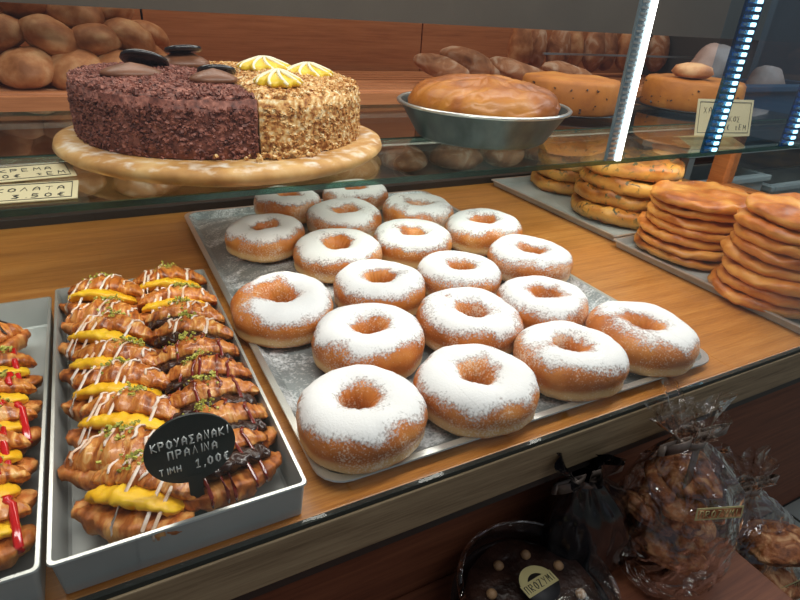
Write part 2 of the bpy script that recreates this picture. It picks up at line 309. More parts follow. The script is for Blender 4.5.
def nz(x, y, z, s=1., o=0.): return noise.noise(Vector((x*s+o, y*s+o*1.7, z*s-o)))
# stroke lettering: polylines on a 1 x 1 cell
G = {
 'K': [[(0, 0), (0, 1)], [(.7, 1), (0, .45), (.75, 0)]], 'P': [[(0, 0), (0, 1), (.55, .95), (.65, .7), (.5, .5), (0, .45)]],
 'O': [[(.35, 0), (.05, .25), (.05, .7), (.35, 1), (.65, .75), (.65, .25), (.35, 0)]], 'Y': [[(0, 1), (.35, .5)], [(.7, 1), (.2, 0)]],
 'A': [[(0, 0), (.1, .7), (.35, 1), (.6, .7), (.65, 0)], [(.05, .4), (.62, .4)]], 'S': [[(.65, 1), (0, 1), (.4, .5), (0, 0), (.7, 0)]],
 'N': [[(0, 0), (.05, 1), (.6, 0), (.65, 1)]], 'I': [[(.2, 0), (.2, 1)]], 'p': [[(0, 0), (.05, 1), (.6, 1), (.65, 0)]],
 'L': [[(0, 0), (.35, 1), (.65, 0)]], 'T': [[(0, 1), (.7, 1)], [(.35, 1), (.35, 0)]], 'M': [[(0, 0), (.1, 1), (.38, .4), (.65, 1), (.75, 0)]],
 'H': [[(0, 0), (0, 1)], [(.6, 0), (.6, 1)], [(0, .5), (.6, .5)]], '1': [[(0, .7), (.3, 1), (.3, 0)], [(0, 0), (.6, 0)]], ',': [[(.1, .1), (0, -.2)]],
 '.': [[(.1, 0), (.15, .08)]], '0': [[(.35, 0), (.08, .25), (.08, .75), (.35, 1), (.6, .75), (.6, .25), (.35, 0)]],
 'E': [[(.6, 1), (0, 1), (0, 0), (.6, 0)], [(0, .5), (.5, .5)]], 'e': [[(.65, .95), (.3, .9), (.12, .5), (.3, .05), (.65, .05)], [(0, .6), (.5, .6)], [(0, .4), (.45, .4)]],
 'X': [[(0, 1), (.65, 0)], [(.65, 1), (0, 0)]], 'B': [[(0, 0), (0, 1), (.5, .9), (.45, .55), (0, .5), (.6, .4), (.55, .05), (0, 0)]],
 '3': [[(0, 1), (.55, .9), (.2, .55), (.6, .3), (.4, 0), (0, .05)]], '5': [[(.6, 1), (.1, 1), (.05, .55), (.5, .6), (.6, .25), (.35, 0), (0, .05)]],
 '6': [[(.5, 1), (.1, .5), (.1, .1), (.5, 0), (.6, .35), (.15, .45)]], 't': [[(.3, .8), (.3, .1), (.5, 0)], [(.05, .6), (.6, .6)]], 'm': [[(0, 0), (0, .6), (.3, .55), (.3, 0)], [(.3, .5), (.6, .6), (.62, 0)]],
 'R': [[(0, 0), (0, 1), (.55, .95), (.6, .6), (0, .5), (.65, 0)]], 'Z': [[(0, 1), (.6, 1), (0, 0), (.65, 0)]], 'F': [[(.6, 1), (0, 1), (0, 0)], [(0, .5), (.45, .5)]], ' ': [],
}
def letters(text, x, y, h, w, wob=0, seed=1, slope=0):
    rng = random.Random(seed); ps = []
    for ch in text:
        dy = rng.uniform(-wob, wob)*h
        for pl in G[ch]: ps.append([(x+px*w*.92, y+dy+py*h+slope*(x+px*w)) for px, py in pl])
        x += w*(.5 if ch in '.,I' else 1.08)
    return ps
def write(name, lines, place, r, m, parent, label=None):
    """lines: polylines in 2D; place(u, v) -> 3D point just proud of the surface"""
    paths = [[place(*q) for q in pl] for pl in lines]
    vs, fs = tube(paths, r, 5); return tag(mesh(name, vs, fs, m, parent), label)

# ------------------------------------------------------------------ shop shell
def struct(o): o['kind'] = 'structure'; return o
FZ = -.43
f = box('floor', (-2.5, -2.2, FZ-.05), (4.5, 3.4, FZ-.006), M['grout']); struct(f)
bm = bmesh.new()
for i in range(-7, 13):
    for j in range(-7, 11):
        box_bm(bm, (i*.33+.12, j*.33+.135, FZ-.004), (.325, .325, .008), None, .001)
struct(bmobj('floor', bm, M['tile']))
struct(box('wall_back', (-2.5, 1.75, FZ), (4.5, 1.85, 2.2), M['shopwall']))

# ------------------------------------------------------------------ display case
XS = 1.35
XL, XR, YF, YB = -.9, 1.135, .252, .885
case = empty('display_case', (.12, .57, FZ), label='long bakery display case with oak deck, glass front and brown lower panel', cat='display case')
def cpart(name, lo, hi, m, bev=0, label=None):
    o = box(name, lo, hi, m, None, bev)
    o.parent = case; o.matrix_parent_inverse = Matrix.Translation(case.location).inverted(); 
    return tag(o, label)
cpart('deck', (XL, YF, -.018), (XR, YB, 0), M['deck'], .001)
cpart('front_edge', (XL, YF-.006, -.042), (XR, YF-.0005, -.0035), M['fascia'], .001, 'greyish oak front edge strip')
cpart('edge_rail', (XL, YF-.0045, -.0032), (XR, YF-.0005, .0006), M['chrome'], 0, 'thin bright metal rail under the glass')
cpart('lower_panel', (XL, .30, FZ), (XR, .32, -.02), M['panel'], 0, 'dark brown wooden lower panel')
cpart('base_ledge', (XL, .06, -.225), (.545, .299, -.205), M['panel'], .002)
cpart('underframe', (XL, .254, -.06), (XR, .30, -.019), M['darkboard'])
cpart('gap_strip', (XL, YB, -.05), (XR, YB+.025, .012), M['darkboard'], .001, 'dark strip added for the dark gap behind the deck')  # dark strip added where only a dark gap shows
cpart('end_rail', (XR, YF, -.02), (XR+.035, .74, .012), M['framewood'], .002, 'orange wooden rail at the right end')
cpart('corner_post', (XR+.002, .705, .012), (XR+.036, .74, .131), M['framewood'], .002, 'orange wooden corner post')
cpart('back_post', (XL, .80, -.4), (XL+.03, .88, .6), M['framewood'], .002)
cpart('front_glass', (XL, YF-.0042, .0008), (XS+.02, YF-.001, .62), M['glass'])
cpart('end_glass', (XR+.016, YF, .012), (XR+.021, .704, .131), M['glass'])
cpart('end_glass', (XS+.008, YF, .10), (XS+.013, .96, .60), M['hazeglass'], 0, 'added end glass above the shelf, tinted to imitate blue haze')

def glass_shelf(name, y0, y1, label):
    r = empty(name, (.1, (y0+y1)/2, .132), label=label, cat='shelf')
    def p(n, lo, hi, m, l=None):
        o = box(n, lo, hi, m); o.parent = r; o.matrix_parent_inverse = Matrix.Translation(r.location).inverted(); return tag(o, l)
    p('pane', (XL+.03, y0+.003, .1345), (XS, y1-.003, .140), M['shelfglass'])
    p('front_trim', (XL+.03, y0, .1345), (XS, y0+.003, .140), M['glassedge'], 'green polished glass edge')
    p('rear_trim', (XL+.03, y1-.003, .1345), (XS, y1, .140), M['glassedge'], 'green polished glass edge')
    return r, p
gs, gp = glass_shelf('glass_shelf', .516, .690, 'front glass shelf pane with green edge under the price cards')
g2, gp2 = glass_shelf('glass_shelf', .696, .960, 'rear glass shelf pane under the back half of the cakes')
gp2('support_rail', (XL+.03, .690, .131), (XS, .696, .138), M['alu'], 'thin aluminium rail between the panes')

# white LED strip and blue glowing dotted strips on the front edge of the shelf
def led(x, label, blue):
    r = empty('led_strip', (x, .508, .122), label=label, cat='light strip', group='led strips on the glass front')
    w = .0075
    if not blue:
        box('light_bar', (-.0035, -.004, .02), (.0035, 0, .62), M['ledwhite'], r).name = 'light_bar'
        box('channel', (-.019, -.001, .02), (.0055, .003, .62), M['ledchan'], r)
        bm = bmesh.new()
        for k in range(100): box_bm(bm, (-.0125, -.0018, .024+k*.006), (.010, .0015, .0022))
        bmobj('dot_row', bm, M['alu'], r)  # dull dots stand in for the white strip's ghost image
    else:
        box('channel', (-.022, -.001, .02), (.012, .003, .62), M['ledhaze'], r)
        bm = bmesh.new()
        for k in range(68): box_bm(bm, (0, -.0032, .024+k*.0088), (.0085, .003, .0048), None, .001)
        bmobj('dot_row', bm, M['blueglow'], r)
        bm = bmesh.new()
        for k in range(68): box_bm(bm, (-.0145, -.0022, .024+k*.0088), (.010, .0014, .0028))
        bmobj('side_dots', bm, M['bluecrate'], r)  # dull blue dots beside the glowing row
    return r
led(.584, 'bright white light strip rising between the baked pan and the price card', False)
led(.771, 'blue glowing dotted strip rising in front of the standing price card', True)
led(.955, 'blue glowing dotted strip at the right end of the shelf', True)

# ------------------------------------------------------------------ trays
def tray(name, x0, x1, y0, y1, h, m, label, lip=.004, th=.0015, rad=.012, rot=0, slope=.0):
    """pressed sheet tray: rounded rectangle floor, raised wall, rolled lip; origin at its middle"""
    cx, cy = (x0+x1)/2, (y0+y1)/2; hx, hy = (x1-x0)/2, (y1-y0)/2
    def ring(inset, z, r):
        out = []
        for sx, sy, a0 in ((1, 1, 0), (-1, 1, 90), (-1, -1, 180), (1, -1, 270)):
            for k in range(6):
                a = math.radians(a0+k*18); rr = max(r-inset*.5, .001)
                out.append((sx*(hx-inset-rr)+rr*math.cos(a), sy*(hy-inset-rr)+rr*math.sin(a), z))
        return out
    rings = [ring(lip+slope+.001, .0003, rad), ring(lip+slope, .0006, rad), ring(lip, h-.0004, rad), ring(0, h, rad), ring(0, h-.002, rad), ring(lip*.2, h-.002, rad)]
    rings = [ring(lip+slope+.003, .0018, rad), ring(lip+slope+.0012, .0030, rad), ring(lip, h, rad), ring(.0004, h, rad), ring(0, h-.0012, rad), ring(lip-th*.7, h-.0014, rad), ring(lip+slope-th*.6, .0012, rad), ring(lip+slope+.002, .0002, rad)]
    vs = [v for r in rings for v in r]; n = 24; fs = []
    for i in range(len(rings)-1):
        for k in range(n): fs.append((i*n+k, i*n+(k+1) % n, (i+1)*n+(k+1) % n, (i+1)*n+k))
    fs.append(tuple(range(n))[::-1]); fs.append(tuple((len(rings)-1)*n+k for k in range(n)))
    o = mesh(name, vs, fs, [m, M['rim']], None, False); weld(o, 1e-7)
    for p in o.data.polygons:
        if all(o.data.vertices[i].co.z > h-.0013 for i in p.vertices): p.material_index = 1
    o.location = (cx, cy, 0); o.rotation_euler.z = rot
    return tag(o, label, 'tray')
TZ = .0020
tray('baking_tray', .097, .510, .2620, .856, .010, M['dusttray'], 'wide low grey tray dusted with sugar under the donuts', .006, slope=.006, rad=.022)
tray('pastry_tray', -.0600, .0835, .2525, .600, .030, M['tray'], 'deep narrow steel tray holding cream and chocolate croissants', .0025, rad=.004, slope=.002)
tray('pastry_tray', -.2060, -.0625, .2525, .585, .030, M['tray'], 'deep steel tray at the left edge holding red jelly croissants', .0025, rad=.004, slope=.002, rot=0)
tray('baking_tray', .655, 1.045, .2530, .545, .012, M['tray'], 'low steel tray under the two smooth flatbread stacks', .004, slope=.003, rad=.006)
tray('baking_tray', .668, 1.045, .549, .872, .012, M['tray'], 'low steel tray under the herb bread stacks', .004, slope=.003, rad=.006)

# ------------------------------------------------------------------ donuts
DON = [(.1445, .3085, .0500), (.2455, .3030, .0495), (.3505, .3050, .0500), (.4470, .3095, .0540), (.1930, .4025, .0520), (.3020, .3975, .0530), (.3941, .3954, .0500),
       (.1409, .4919, .0530), (.2483, .4938, .0505), (.3489, .4903, .0500), (.4632, .5015, .0540), (.2431, .6009, .0535), (.3495, .6035, .0520), (.4649, .6084, .0550),
       (.1771, .6875, .0520), (.2988, .7157, .0530), (.4167, .7090, .0540), (.2446, .8059, .0510), (.3569, .8102, .0530)]
DLAB = ['nearest sugared ring donut, front left corner of the tray', 'sugared donut in the front row, second from the left, overhanging the tray edge', 'sugared donut in the front row, third from the left',
        'sugared ring donut alone at the tray\'s front right corner', 'sugared donut in the second row, directly behind the two leftmost front donuts', 'sugared donut in the middle of the second row, hole tilted left',
        'sugared donut at the right end of the second row', 'donut at the tray\'s left edge with a bare brown patch in its sugar', 'second donut from the left in the third row', 'third donut from the left in the third row, mostly white',
        'small looking donut at the right end of the third row', 'left donut of the fourth row with a brown side', 'middle donut of the fourth row with thin sugar', 'donut at the right end of the fourth row by the tray edge',
        'leftmost donut of the fifth row beside bare tray', 'middle donut of the fifth row, thinly sugared', 'right donut of the fifth row near the bare tray corner', 'left donut of the rearmost pair', 'right donut of the rearmost pair']
def donut(i, x, y, R):
    rng = random.Random(100+i); o0 = rng.uniform(0, 90); U, V = 96, 44
    a = R*.405; R0 = R-a; H = .0215*rng.uniform(.95, 1.08)
    sq = rng.uniform(-.035, .035); th0 = rng.uniform(0, 6.28); ho = rng.uniform(.0, .003); ha = rng.uniform(0, 6.28)
    vs = []; dust = []; nrm = []
    bare_a = rng.uniform(0, 6.28); bare = rng.uniform(0, .22)
    if i == 7: bare_a, bare = PI*.83, .55
    if i == 3: bare_a, bare = PI, .4
    for u in range(U):
        t = 2*PI*u/U; c, s = math.cos(t), math.sin(t)
        w = 1+sq*math.cos(2*(t-th0))+.07*nz(c*1.3, s*1.3, 0, 1, o0)
        for v in range(V):
            p = 2*PI*v/V; cp, sp = math.cos(p), math.sin(p)
            k = math.copysign(abs(cp)**.92, cp); q = math.copysign(abs(sp)**(.85 if sp > 0 else .7), sp)
            inner = max(0, -cp)
            rad = (R0+a*k)*(w if cp > 0 else 1+(w-1)*.4) + (inner**2)*ho*math.cos(t-ha)*2
            n1 = nz(c*R0*40, s*R0*40, sp*.5+cp*.3, 1, o0)
            z = .0195+H*q*(1 if sp > 0 else .86) + .0026*n1*max(0, sp)
            # waist crease
            if cp > 0: rad -= .0022*math.exp(-((sp+.12)/.16)**2)*(.7+.6*nz(c*3, s*3, 2, 1, o0))
            z += .0012*math.cos(t-bare_a)
            rad += .0010*nz(c*6, s*6, p*1.2, 1, o0+5)
            vs.append((rad*c, rad*s, max(z, 0.0012)))
            top = sp
            d = (top-.30)/.70 if cp > 0 else (top-.62)/.45
            da = math.cos(t-bare_a); d -= bare*max(0, da)*(1.2 if (i in (3, 7)) else .8)*(1.0 if i not in (7,) else math.exp(-((sp-.75)/.35)**2)*1.4)
            d += .16*nz(c*2.2, s*2.2, sp*1.5, 1, o0+9)
            dust.append(d)
    fs = [(u*V+v, ((u+1) % U)*V+v, ((u+1) % U)*V+(v+1) % V, u*V+(v+1) % V) for u in range(U) for v in range(V)]
    me = mesh('donut', vs, fs, M['dough'])
    # sugar shell
    me.data.update(); ns = [0]*3*len(vs); me.data.vertices.foreach_get('normal', ns) if hasattr(me.data.vertices[0], 'normal') else None
    keep = [v for v in range(V) if math.sin(2*PI*v/V) > -.05]
    kset = sorted(keep, key=lambda v: (v if v < V*.75 else v-V)); m = len(kset); sv = []; sd = []
    for u in range(U):
        for v in kset:
            idx = u*V+v; n = Vector(ns[3*idx:3*idx+3]); sv.append(Vector(vs[idx])+n*.0007); sd.append(dust[idx])
    sf = [(u*m+j, ((u+1) % U)*m+j, ((u+1) % U)*m+j+1, u*m+j+1) for u in range(U) for j in range(m-1)]
    sh = mesh('powdered_sugar', sv, sf, M['sugar'], me)
    at = sh.data.attributes.new('dust', 'FLOAT', 'POINT'); at.data.foreach_set('value', sd)
    me.location = (x, y, TZ); me.rotation_euler = (rng.uniform(-.02, .02), rng.uniform(-.02, .02), 0)
    tag(me, DLAB[i], 'donut', 'sugared ring donuts on the wide tray')
for i, (x, y, R) in enumerate(DON): donut(i, x, y, R)

# ------------------------------------------------------------------ small croissants
def blob(a, ry, rz, cy, cz, tilt, bend, ridge, rng, U=44, V=22, cut=None, jag=.0006, taper=.56):
    o0 = rng.uniform(0, 90); vs = []; ct, st = math.cos(tilt), math.sin(tilt)
    def P(s, ph, off=0.):
        pr = max(1-abs(s)**2.8, 0)**taper*(.90+.14*math.exp(-(s/.4)**2))
        sw = (s*2.6+.22*math.cos(ph)+.37) % 1.0; rg = 1+ridge*((sw**1.6)-.5)*(1 if s < 0 else .9)
        y = math.cos(ph)*(ry*pr*rg+off); z = math.sin(ph)*(rz*pr*rg+off)
        if cut == 'top' and z < 0: z *= .35
        if cut == 'bot' and z > 0: z *= .35
        n = nz(s*6, math.cos(ph)*2, math.sin(ph)*2, 1, o0)*jag*3+nz(s*20, math.cos(ph)*4, math.sin(ph)*4, 1, o0)*jag*1.5
        y += n*math.cos(ph); z += n*math.sin(ph)
        # hinge at the back
        yy = y-ry; y2 = yy*ct - z*(-st)+ry; z2 = -yy*st+z*ct
        if tilt == 0: y2, z2 = y, z
        return Vector((s*a, y2+cy-bend*s*s, z2+cz-.004*s*s*(1 if cz > .015 else -.2)))
    for i in range(U+1):
        s = -1+2*i/U; s = math.sin(s*PI/2)
        for j in range(V): vs.append(P(s, 2*PI*j/V))
    fs = [(i*V+j, i*V+(j+1) % V, (i+1)*V+(j+1) % V, (i+1)*V+j) for i in range(U) for j in range(V)]
    fs.append(tuple(range(V))[::-1]); fs.append(tuple(U*V+j for j in range(V)))
    return vs, fs, P
def croissant(kind, seed, closed=False):
    rng = random.Random(seed); r = empty('croissant', (0, 0, 0))
    a = .0365*rng.uniform(.95, 1.06); bend = rng.uniform(.001, .004)
    vs, fs, PB = blob(a, .0215, .0145, -.001, .0125, 0, bend, .12, rng, cut='bot', jag=.0007)
    tag(mesh('pastry_base', vs, fs, M['crust2'], r))
    op = rng.uniform(.22, .34) if not closed else .04
    vs, fs, PT = blob(a*.95,   .0150 if not closed else .0205, .0135 if not closed else .0175, .0078 if not closed else .002, .0225 if not closed else .0165, op, bend, .16, rng, cut='top', jag=.0008)
    tag(mesh('pastry_top', vs, fs, M['crust'], r))
    if not closed:
        o0 = rng.uniform(0, 50); cm = M['cream'] if kind != 'chocolate' else M['choccream']
        vs, fs, PC = blob(a*.80, .0185, .0062, .0000, .0200, op*.5, bend, .0, rng, jag=.0007, taper=.42)
        if kind == 'chocolate':
            vs = [v+Vector((0, -.0012*math.sin(v.x*700+v.z*400), .0014*math.sin(v.x*500+v.y*600))) for v in vs]
        mesh('cream_filling', vs, fs, cm, r)['label'] = {'chocolate': 'dark chocolate cream filling'}.get(kind, 'yellow custard cream filling')
    # drizzle
    paths = []; n = rng.choice([5, 6, 7]); wide = kind == 'jelly'
    ss = [-.62+1.24*k/(n-1)+rng.uniform(-.06, .06) for k in range(n)]
    if wide: ss = [-.45, rng.uniform(-.1, .1), rng.uniform(.36, .46), rng.uniform(.60, .70)]
    for s in ss:
        pth = []; e = rng.uniform(.62, .98); sk = rng.uniform(-.18, .10)
        for k in range(12):
            ph = PI*(.22+(e-.22)*k/11); pth.append(PT(s+sk*k/11+.03*math.sin(k*1.3+s*9), ph, .0004))
        if rng.random() < .65 and not closed:
            for k in range(4): q = PB(s+sk, PI*(.90+.09*k), .0008); pth.append(q if k else (pth[-1]+q)/2+Vector((0, -.002, 0)))
        paths.append(pth)
    dm = {'custard': M['icing'], 'chocolate': M['icing'], 'jelly': M['jelly'], 'plain': M['choccream']}[kind]
    nm = {'custard': 'white icing drizzle', 'chocolate': 'white icing drizzle', 'jelly': 'glossy red jelly drizzle', 'plain': 'dark chocolate drizzle'}[kind]
    if kind == 'chocolate' and seed % 10 >= 4: dm = M['caramel']; nm = 'red brown caramel drizzle'
    vs, fs = tube(paths, .0012 if not wide else .0023, 6, .6); tag(mesh('drizzle', vs, fs, dm, r), nm)
    if kind != 'plain':
        c = rng.uniform(-.25, .2) if not wide else .38; pts = []
        for k in range(60):
            q = PT(c+rng.gauss(0, .15), PI*(.52+rng.gauss(0, .13)), .001+rng.random()*.0022); pts.append(q)
        vs, fs = chips(pts, .0012, .0028, rng); tag(mesh('pistachio_crumbs', vs, fs, M['pistachio'], r, False), 'green chopped pistachio', kind='stuff')
    return r
protos = {('custard', k): None for k in range(4)}
used = set()
def place_croissant(kind, v, x, y, rz, label, group, closed=False, z=0, tilt=-.42):
    key = (kind, v, closed)
    if key not in protos: protos[key] = croissant(kind, {'custard': 20, 'chocolate': 40, 'jelly': 60, 'plain': 80}[kind]+v, closed)
    o = protos[key] if key not in used else copy_tree(protos[key]); used.add(key)
    o.location = (x, y-.002, TZ+.0058+z); o.rotation_euler = (tilt, 0, rz); o.scale = (1.03, 1.08, 1.06); tag(o, label, 'croissant', group)
CG = 'small filled croissants in the deep narrow tray'
LC = [(-.0170, .5600, 'custard', 0, -0.45, False, 'custard croissant at the back left corner of the middle tray'),
      (-.0175, .5180, 'custard', 1, -0.45, True, 'closed top croissant with white drizzle, second from the back in the left column'),
      (-.0190, .4770, 'custard', 2, -0.55, False, 'custard croissant third from the back in the left column'),
      (-.0170, .4340, 'custard', 3, -0.55, False, 'custard croissant with a thick white icing blob, fourth from the back in the left column'),
      (-.0140, .3930, 'custard', 0, -0.42, False, 'custard croissant halfway down the left column'),
      (-.0125, .3530, 'custard', 2, -0.50, False, 'custard croissant behind the closed one left of the slate sign'),
      (-.0150, .3200, 'custard', 3, -0.42, True, 'closed croissant with pistachio directly left of the slate sign'),
      (-.0130, .2810, 'custard', 1, -0.62, False, 'nearest custard croissant at the front left of the middle tray')]
RC = [(.0340, .5620, 'custard', 2, -0.22, False, 'custard croissant at the back right corner of the middle tray'),
      (.0360, .5180, 'custard', 3, -0.26, False, 'custard croissant second from the back in the right column'),
      (.0355, .4800, 'chocolate', 0, -0.34, False, 'chocolate croissant with thin filling, third from the back in the right column'),
      (.0360, .4470, 'chocolate', 1, -0.36, False, 'chocolate croissant with white drizzle, fourth from the back on the right'),
      (.0370, .4120, 'chocolate', 4, -0.10, False, 'caramel drizzled chocolate croissant, fifth from the back on the right'),
      (.0370, .3790, 'chocolate', 5, -0.26, False, 'caramel drizzled chocolate croissant, sixth from the back on the right'),
      (.0380, .3460, 'chocolate', 6, 0.02, False, 'caramel drizzled chocolate croissant just behind the slate sign'),
      (.0390, .3150, 'chocolate', 4, 0.10, False, 'chocolate croissant right of the slate sign, behind the nearest one'),
      (.0350, .2860, 'chocolate', 5, 0.20, False, 'nearest chocolate croissant at the front right of the middle tray')]
for x, y, k, v, rz, cl, lab in LC+RC: place_croissant(k, v, x+(-.0045 if x < 0 else .0065), y, rz, lab, CG, cl, 0 if not cl else .002)
JG = 'red drizzled croissants in the left tray'
place_croissant('plain', 0, -.108, .512, .75, 'plain croissant with chocolate stripes at the back of the left tray', 'croissants in the left tray', True)
for y, v, lab in ((.448, 0, 'rearmost red jelly croissant in the left tray'), (.412, 1, 'second red jelly croissant from the back of the left tray'), (.378, 2, 'third red jelly croissant from the back of the left tray'),
                  (.346, 0, 'fourth red jelly croissant from the back of the left tray'), (.315, 1, 'second nearest red jelly croissant in the left tray'), (.284, 2, 'nearest red jelly croissant with a big red patch in the left tray')):
    place_croissant('jelly', v, -.1045, y, .10, lab, JG)

# slate sign on a stalk
sg = empty('price_sign', (.0195, .2715, .001), label='oval black price sign with white handwriting standing among the croissants', cat='sign')
tl = 0
def ov(a, b, th, y): 
    vs = []; n = 64
    for yy in (y-th/2, y+th/2):
        for k in range(n): t = 2*PI*k/n; vs.append((a*math.cos(t), yy, .0655+b*math.sin(t)))
    fs = [tuple(range(n)), tuple(range(n, 2*n))[::-1]]+[(k, n+k, n+(k+1) % n, (k+1) % n) for k in range(n)]
    return vs, fs
vs, fs = ov(.0252, .0245, .0016, 0); o = mesh('sign_board', vs, fs, M['slate'], sg, False)
box('stalk', (-.004, -.0012, .002), (.004, .0008, .046), M['slate'], sg)
pl = letters('KPOYASANAKI', -.0205, .0705, .0058, .0038, .06, 3)+letters('pPALINA', -.0125, .0620, .0058, .0041, .05, 5)+letters('TIMH', -.0185, .0520, .0045, .0036, .05, 7)+letters('1,00e', .0015, .0512, .0062, .0043, .03, 9)
write('handwriting', pl, lambda u, v: (u, -.0012, v), .00062, M['chalk'], sg, 'white Greek handwriting with the price')

# ------------------------------------------------------------------ flatbread stacks
def flatbread(seed, R, T, m, lump=.0, parent=None):
    rng = random.Random(seed); o0 = rng.uniform(0, 99); seg = 72; prof = []
    for k in range(15):
        t = PI*k/14; prof.append((R*(abs(math.sin(t))**.42 if 0 < k < 14 else 0), T/2-math.cos(t)*T/2, math.sin(t)))
    n = 12; vs = []; rows = []
    P = [(0, T*.94)]+[(R*f, T*(.94+.05*math.sin(f*3))) for f in (.2, .4, .55, .7, .8)]+[(R*.90, T*.93), (R*.965, T*.78), (R, T*.5), (R*.965, T*.22), (R*.90, T*.06), (R*.7, 0), (R*.4, 0), (0, 0)]
    P = P[::-1]
    def fn(a, r, z):
        f = r/R; c, s = math.cos(a), math.sin(a)
        r2 = r*(1+.055*nz(c, s, 0, 1.2, o0)+.02*nz(c, s, 0, 5, o0))
        dz = (.0030+lump)*nz(c*f, s*f, 0, 2.1, o0+7)+(.0016+lump*.6)*nz(c*f, s*f, z*80, 6, o0+3)
        return r2+f*.0025*nz(c*2, s*2, z*60, 2.5, o0)+f*.0012*nz(c*5, s*5, z*90, 3, o0), z+dz*(1 if z > T*.3 else .35)+.0015*f*f*math.sin(a*2+o0)
    return lathe(P, seg, fn)
def stack(cx, cy, R, T, n, m, name, labs, cat, group, seed, lean=(0, 0), zb=TZ+.0005):
    z = zb
    for k in range(n):
        rng = random.Random(seed*31+k); r = R*rng.uniform(.95, 1.04)
        vs, fs = flatbread(seed*17+k, r, T, m,   .0075 if m is M['herb'] else .0026)
        o = mesh(name, vs, fs, m); weld(o)
        o.location = (cx+lean[0]*k+rng.uniform(-.004, .004), cy+lean[1]*k+rng.uniform(-.004, .004), z+.0015)
        o.rotation_euler = (rng.uniform(-.03, .03), rng.uniform(-.03, .03), rng.uniform(0, 6))
        z += T*.86+.001
        tag(o, labs(k, n), cat, group)
ORD = ['bottom', 'second', 'third', 'fourth', 'fifth', 'sixth', 'seventh', 'eighth']
def lab(desc, where):
    return lambda k, n: (f'{desc}, {"top one" if k == n-1 else "bottom one" if k == 0 else ORD[k]+" one up"} of {where}')
stack(.742, .482, .071, .0140, 7, M['pancake'], 'flatbread', lab('smooth orange brown flatbread', 'the middle stack behind the nearest one'), 'bread', 'smooth flatbreads in two stacks', 3)
stack(.716, .336, .070, .0158, 8, M['pancake'], 'flatbread', lab('smooth orange brown flatbread', 'the nearest right stack'), 'bread', 'smooth flatbreads in two stacks', 5, (.0002, .0))
stack(.782, .648, .080, .0275, 4, M['herb'], 'herb_bread', lab('pale flat bread flecked with herbs', 'the front herb stack'), 'bread', 'herb breads in two stacks', 7, (.002, .001))
stack(.812, .806, .074, .0250, 4, M['herb'], 'herb_bread', lab('pale flat bread flecked with herbs', 'the rear herb stack'), 'bread', 'herb breads in two stacks', 8)

# ------------------------------------------------------------------ cakes on the glass shelf
SZ = .1405
bx, by = .140, .688
P = [(0, 0), (.162, 0), (.173, .004), (.180, .010), (.178, .016), (.169, .019), (.14, .0175), (0, .0172)]
vs, fs = lathe(P, 96, lambda a, r, z: (r*(1+.010*nz(math.cos(a)*2, math.sin(a)*2, 0, 1.5, 4)), z))
def boardmat():
    m = noisy('dusted_board', [(.3, srgb(150, 98, 46)), (.5, srgb(196, 146, 82)), (.7, srgb(224, 186, 128))], nscale=24, rough=.6, bump=.3, bscale=60, rnd=False)
    nt = m.node_tree; b = nt.nodes['Principled BSDF']; src = b.inputs['Base Color'].links[0].from_socket
    tc = N(nt, 'ShaderNodeTexCoord'); sx = N(nt, 'ShaderNodeSeparateXYZ'); nt.links.new(tc.outputs['Object'], sx.inputs[0])
    v = coords(nt, rnd=False); n = N(nt, 'ShaderNodeTexNoise'); n.inputs['Scale'].default_value = 70; n.inputs['Detail'].default_value = 8; nt.links.new(v, n.inputs['Vector'])
    a = N(nt, 'ShaderNodeMath', operation='MULTIPLY'); a.inputs[1].default_value = 32; nt.links.new(sx.outputs[2], a.inputs[0])
    a2 = N(nt, 'ShaderNodeMath', operation='ADD'); nt.links.new(a.outputs[0], a2.inputs[0]); nt.links.new(n.outputs[0], a2.inputs[1])
    g = ramp(nt, a2.outputs[0], [(.0, (0, 0, 0, 1)), (.95, (0, 0, 0, 1)), (1., (.9, .9, .9, 1))])
    a3 = N(nt, 'ShaderNodeMapRange'); a3.inputs[1].default_value = 1.08; a3.inputs[2].default_value = 1.34; nt.links.new(a2.outputs[0], a3.inputs[0])
    mx = N(nt, 'ShaderNodeMix', data_type='RGBA'); nt.links.new(a3.outputs[0], mx.inputs[0]); nt.links.new(src, mx.inputs[6]); mx.inputs[7].default_value = srgb(236, 226, 210); nt.links.new(mx.outputs[2], b.inputs['Base Color'])
    return m
o = mesh('cake_board', vs, fs, boardmat()); weld(o); o.location = (bx, by, SZ); tag(o, 'round sugar dusted wooden board under the two half cakes', 'board')
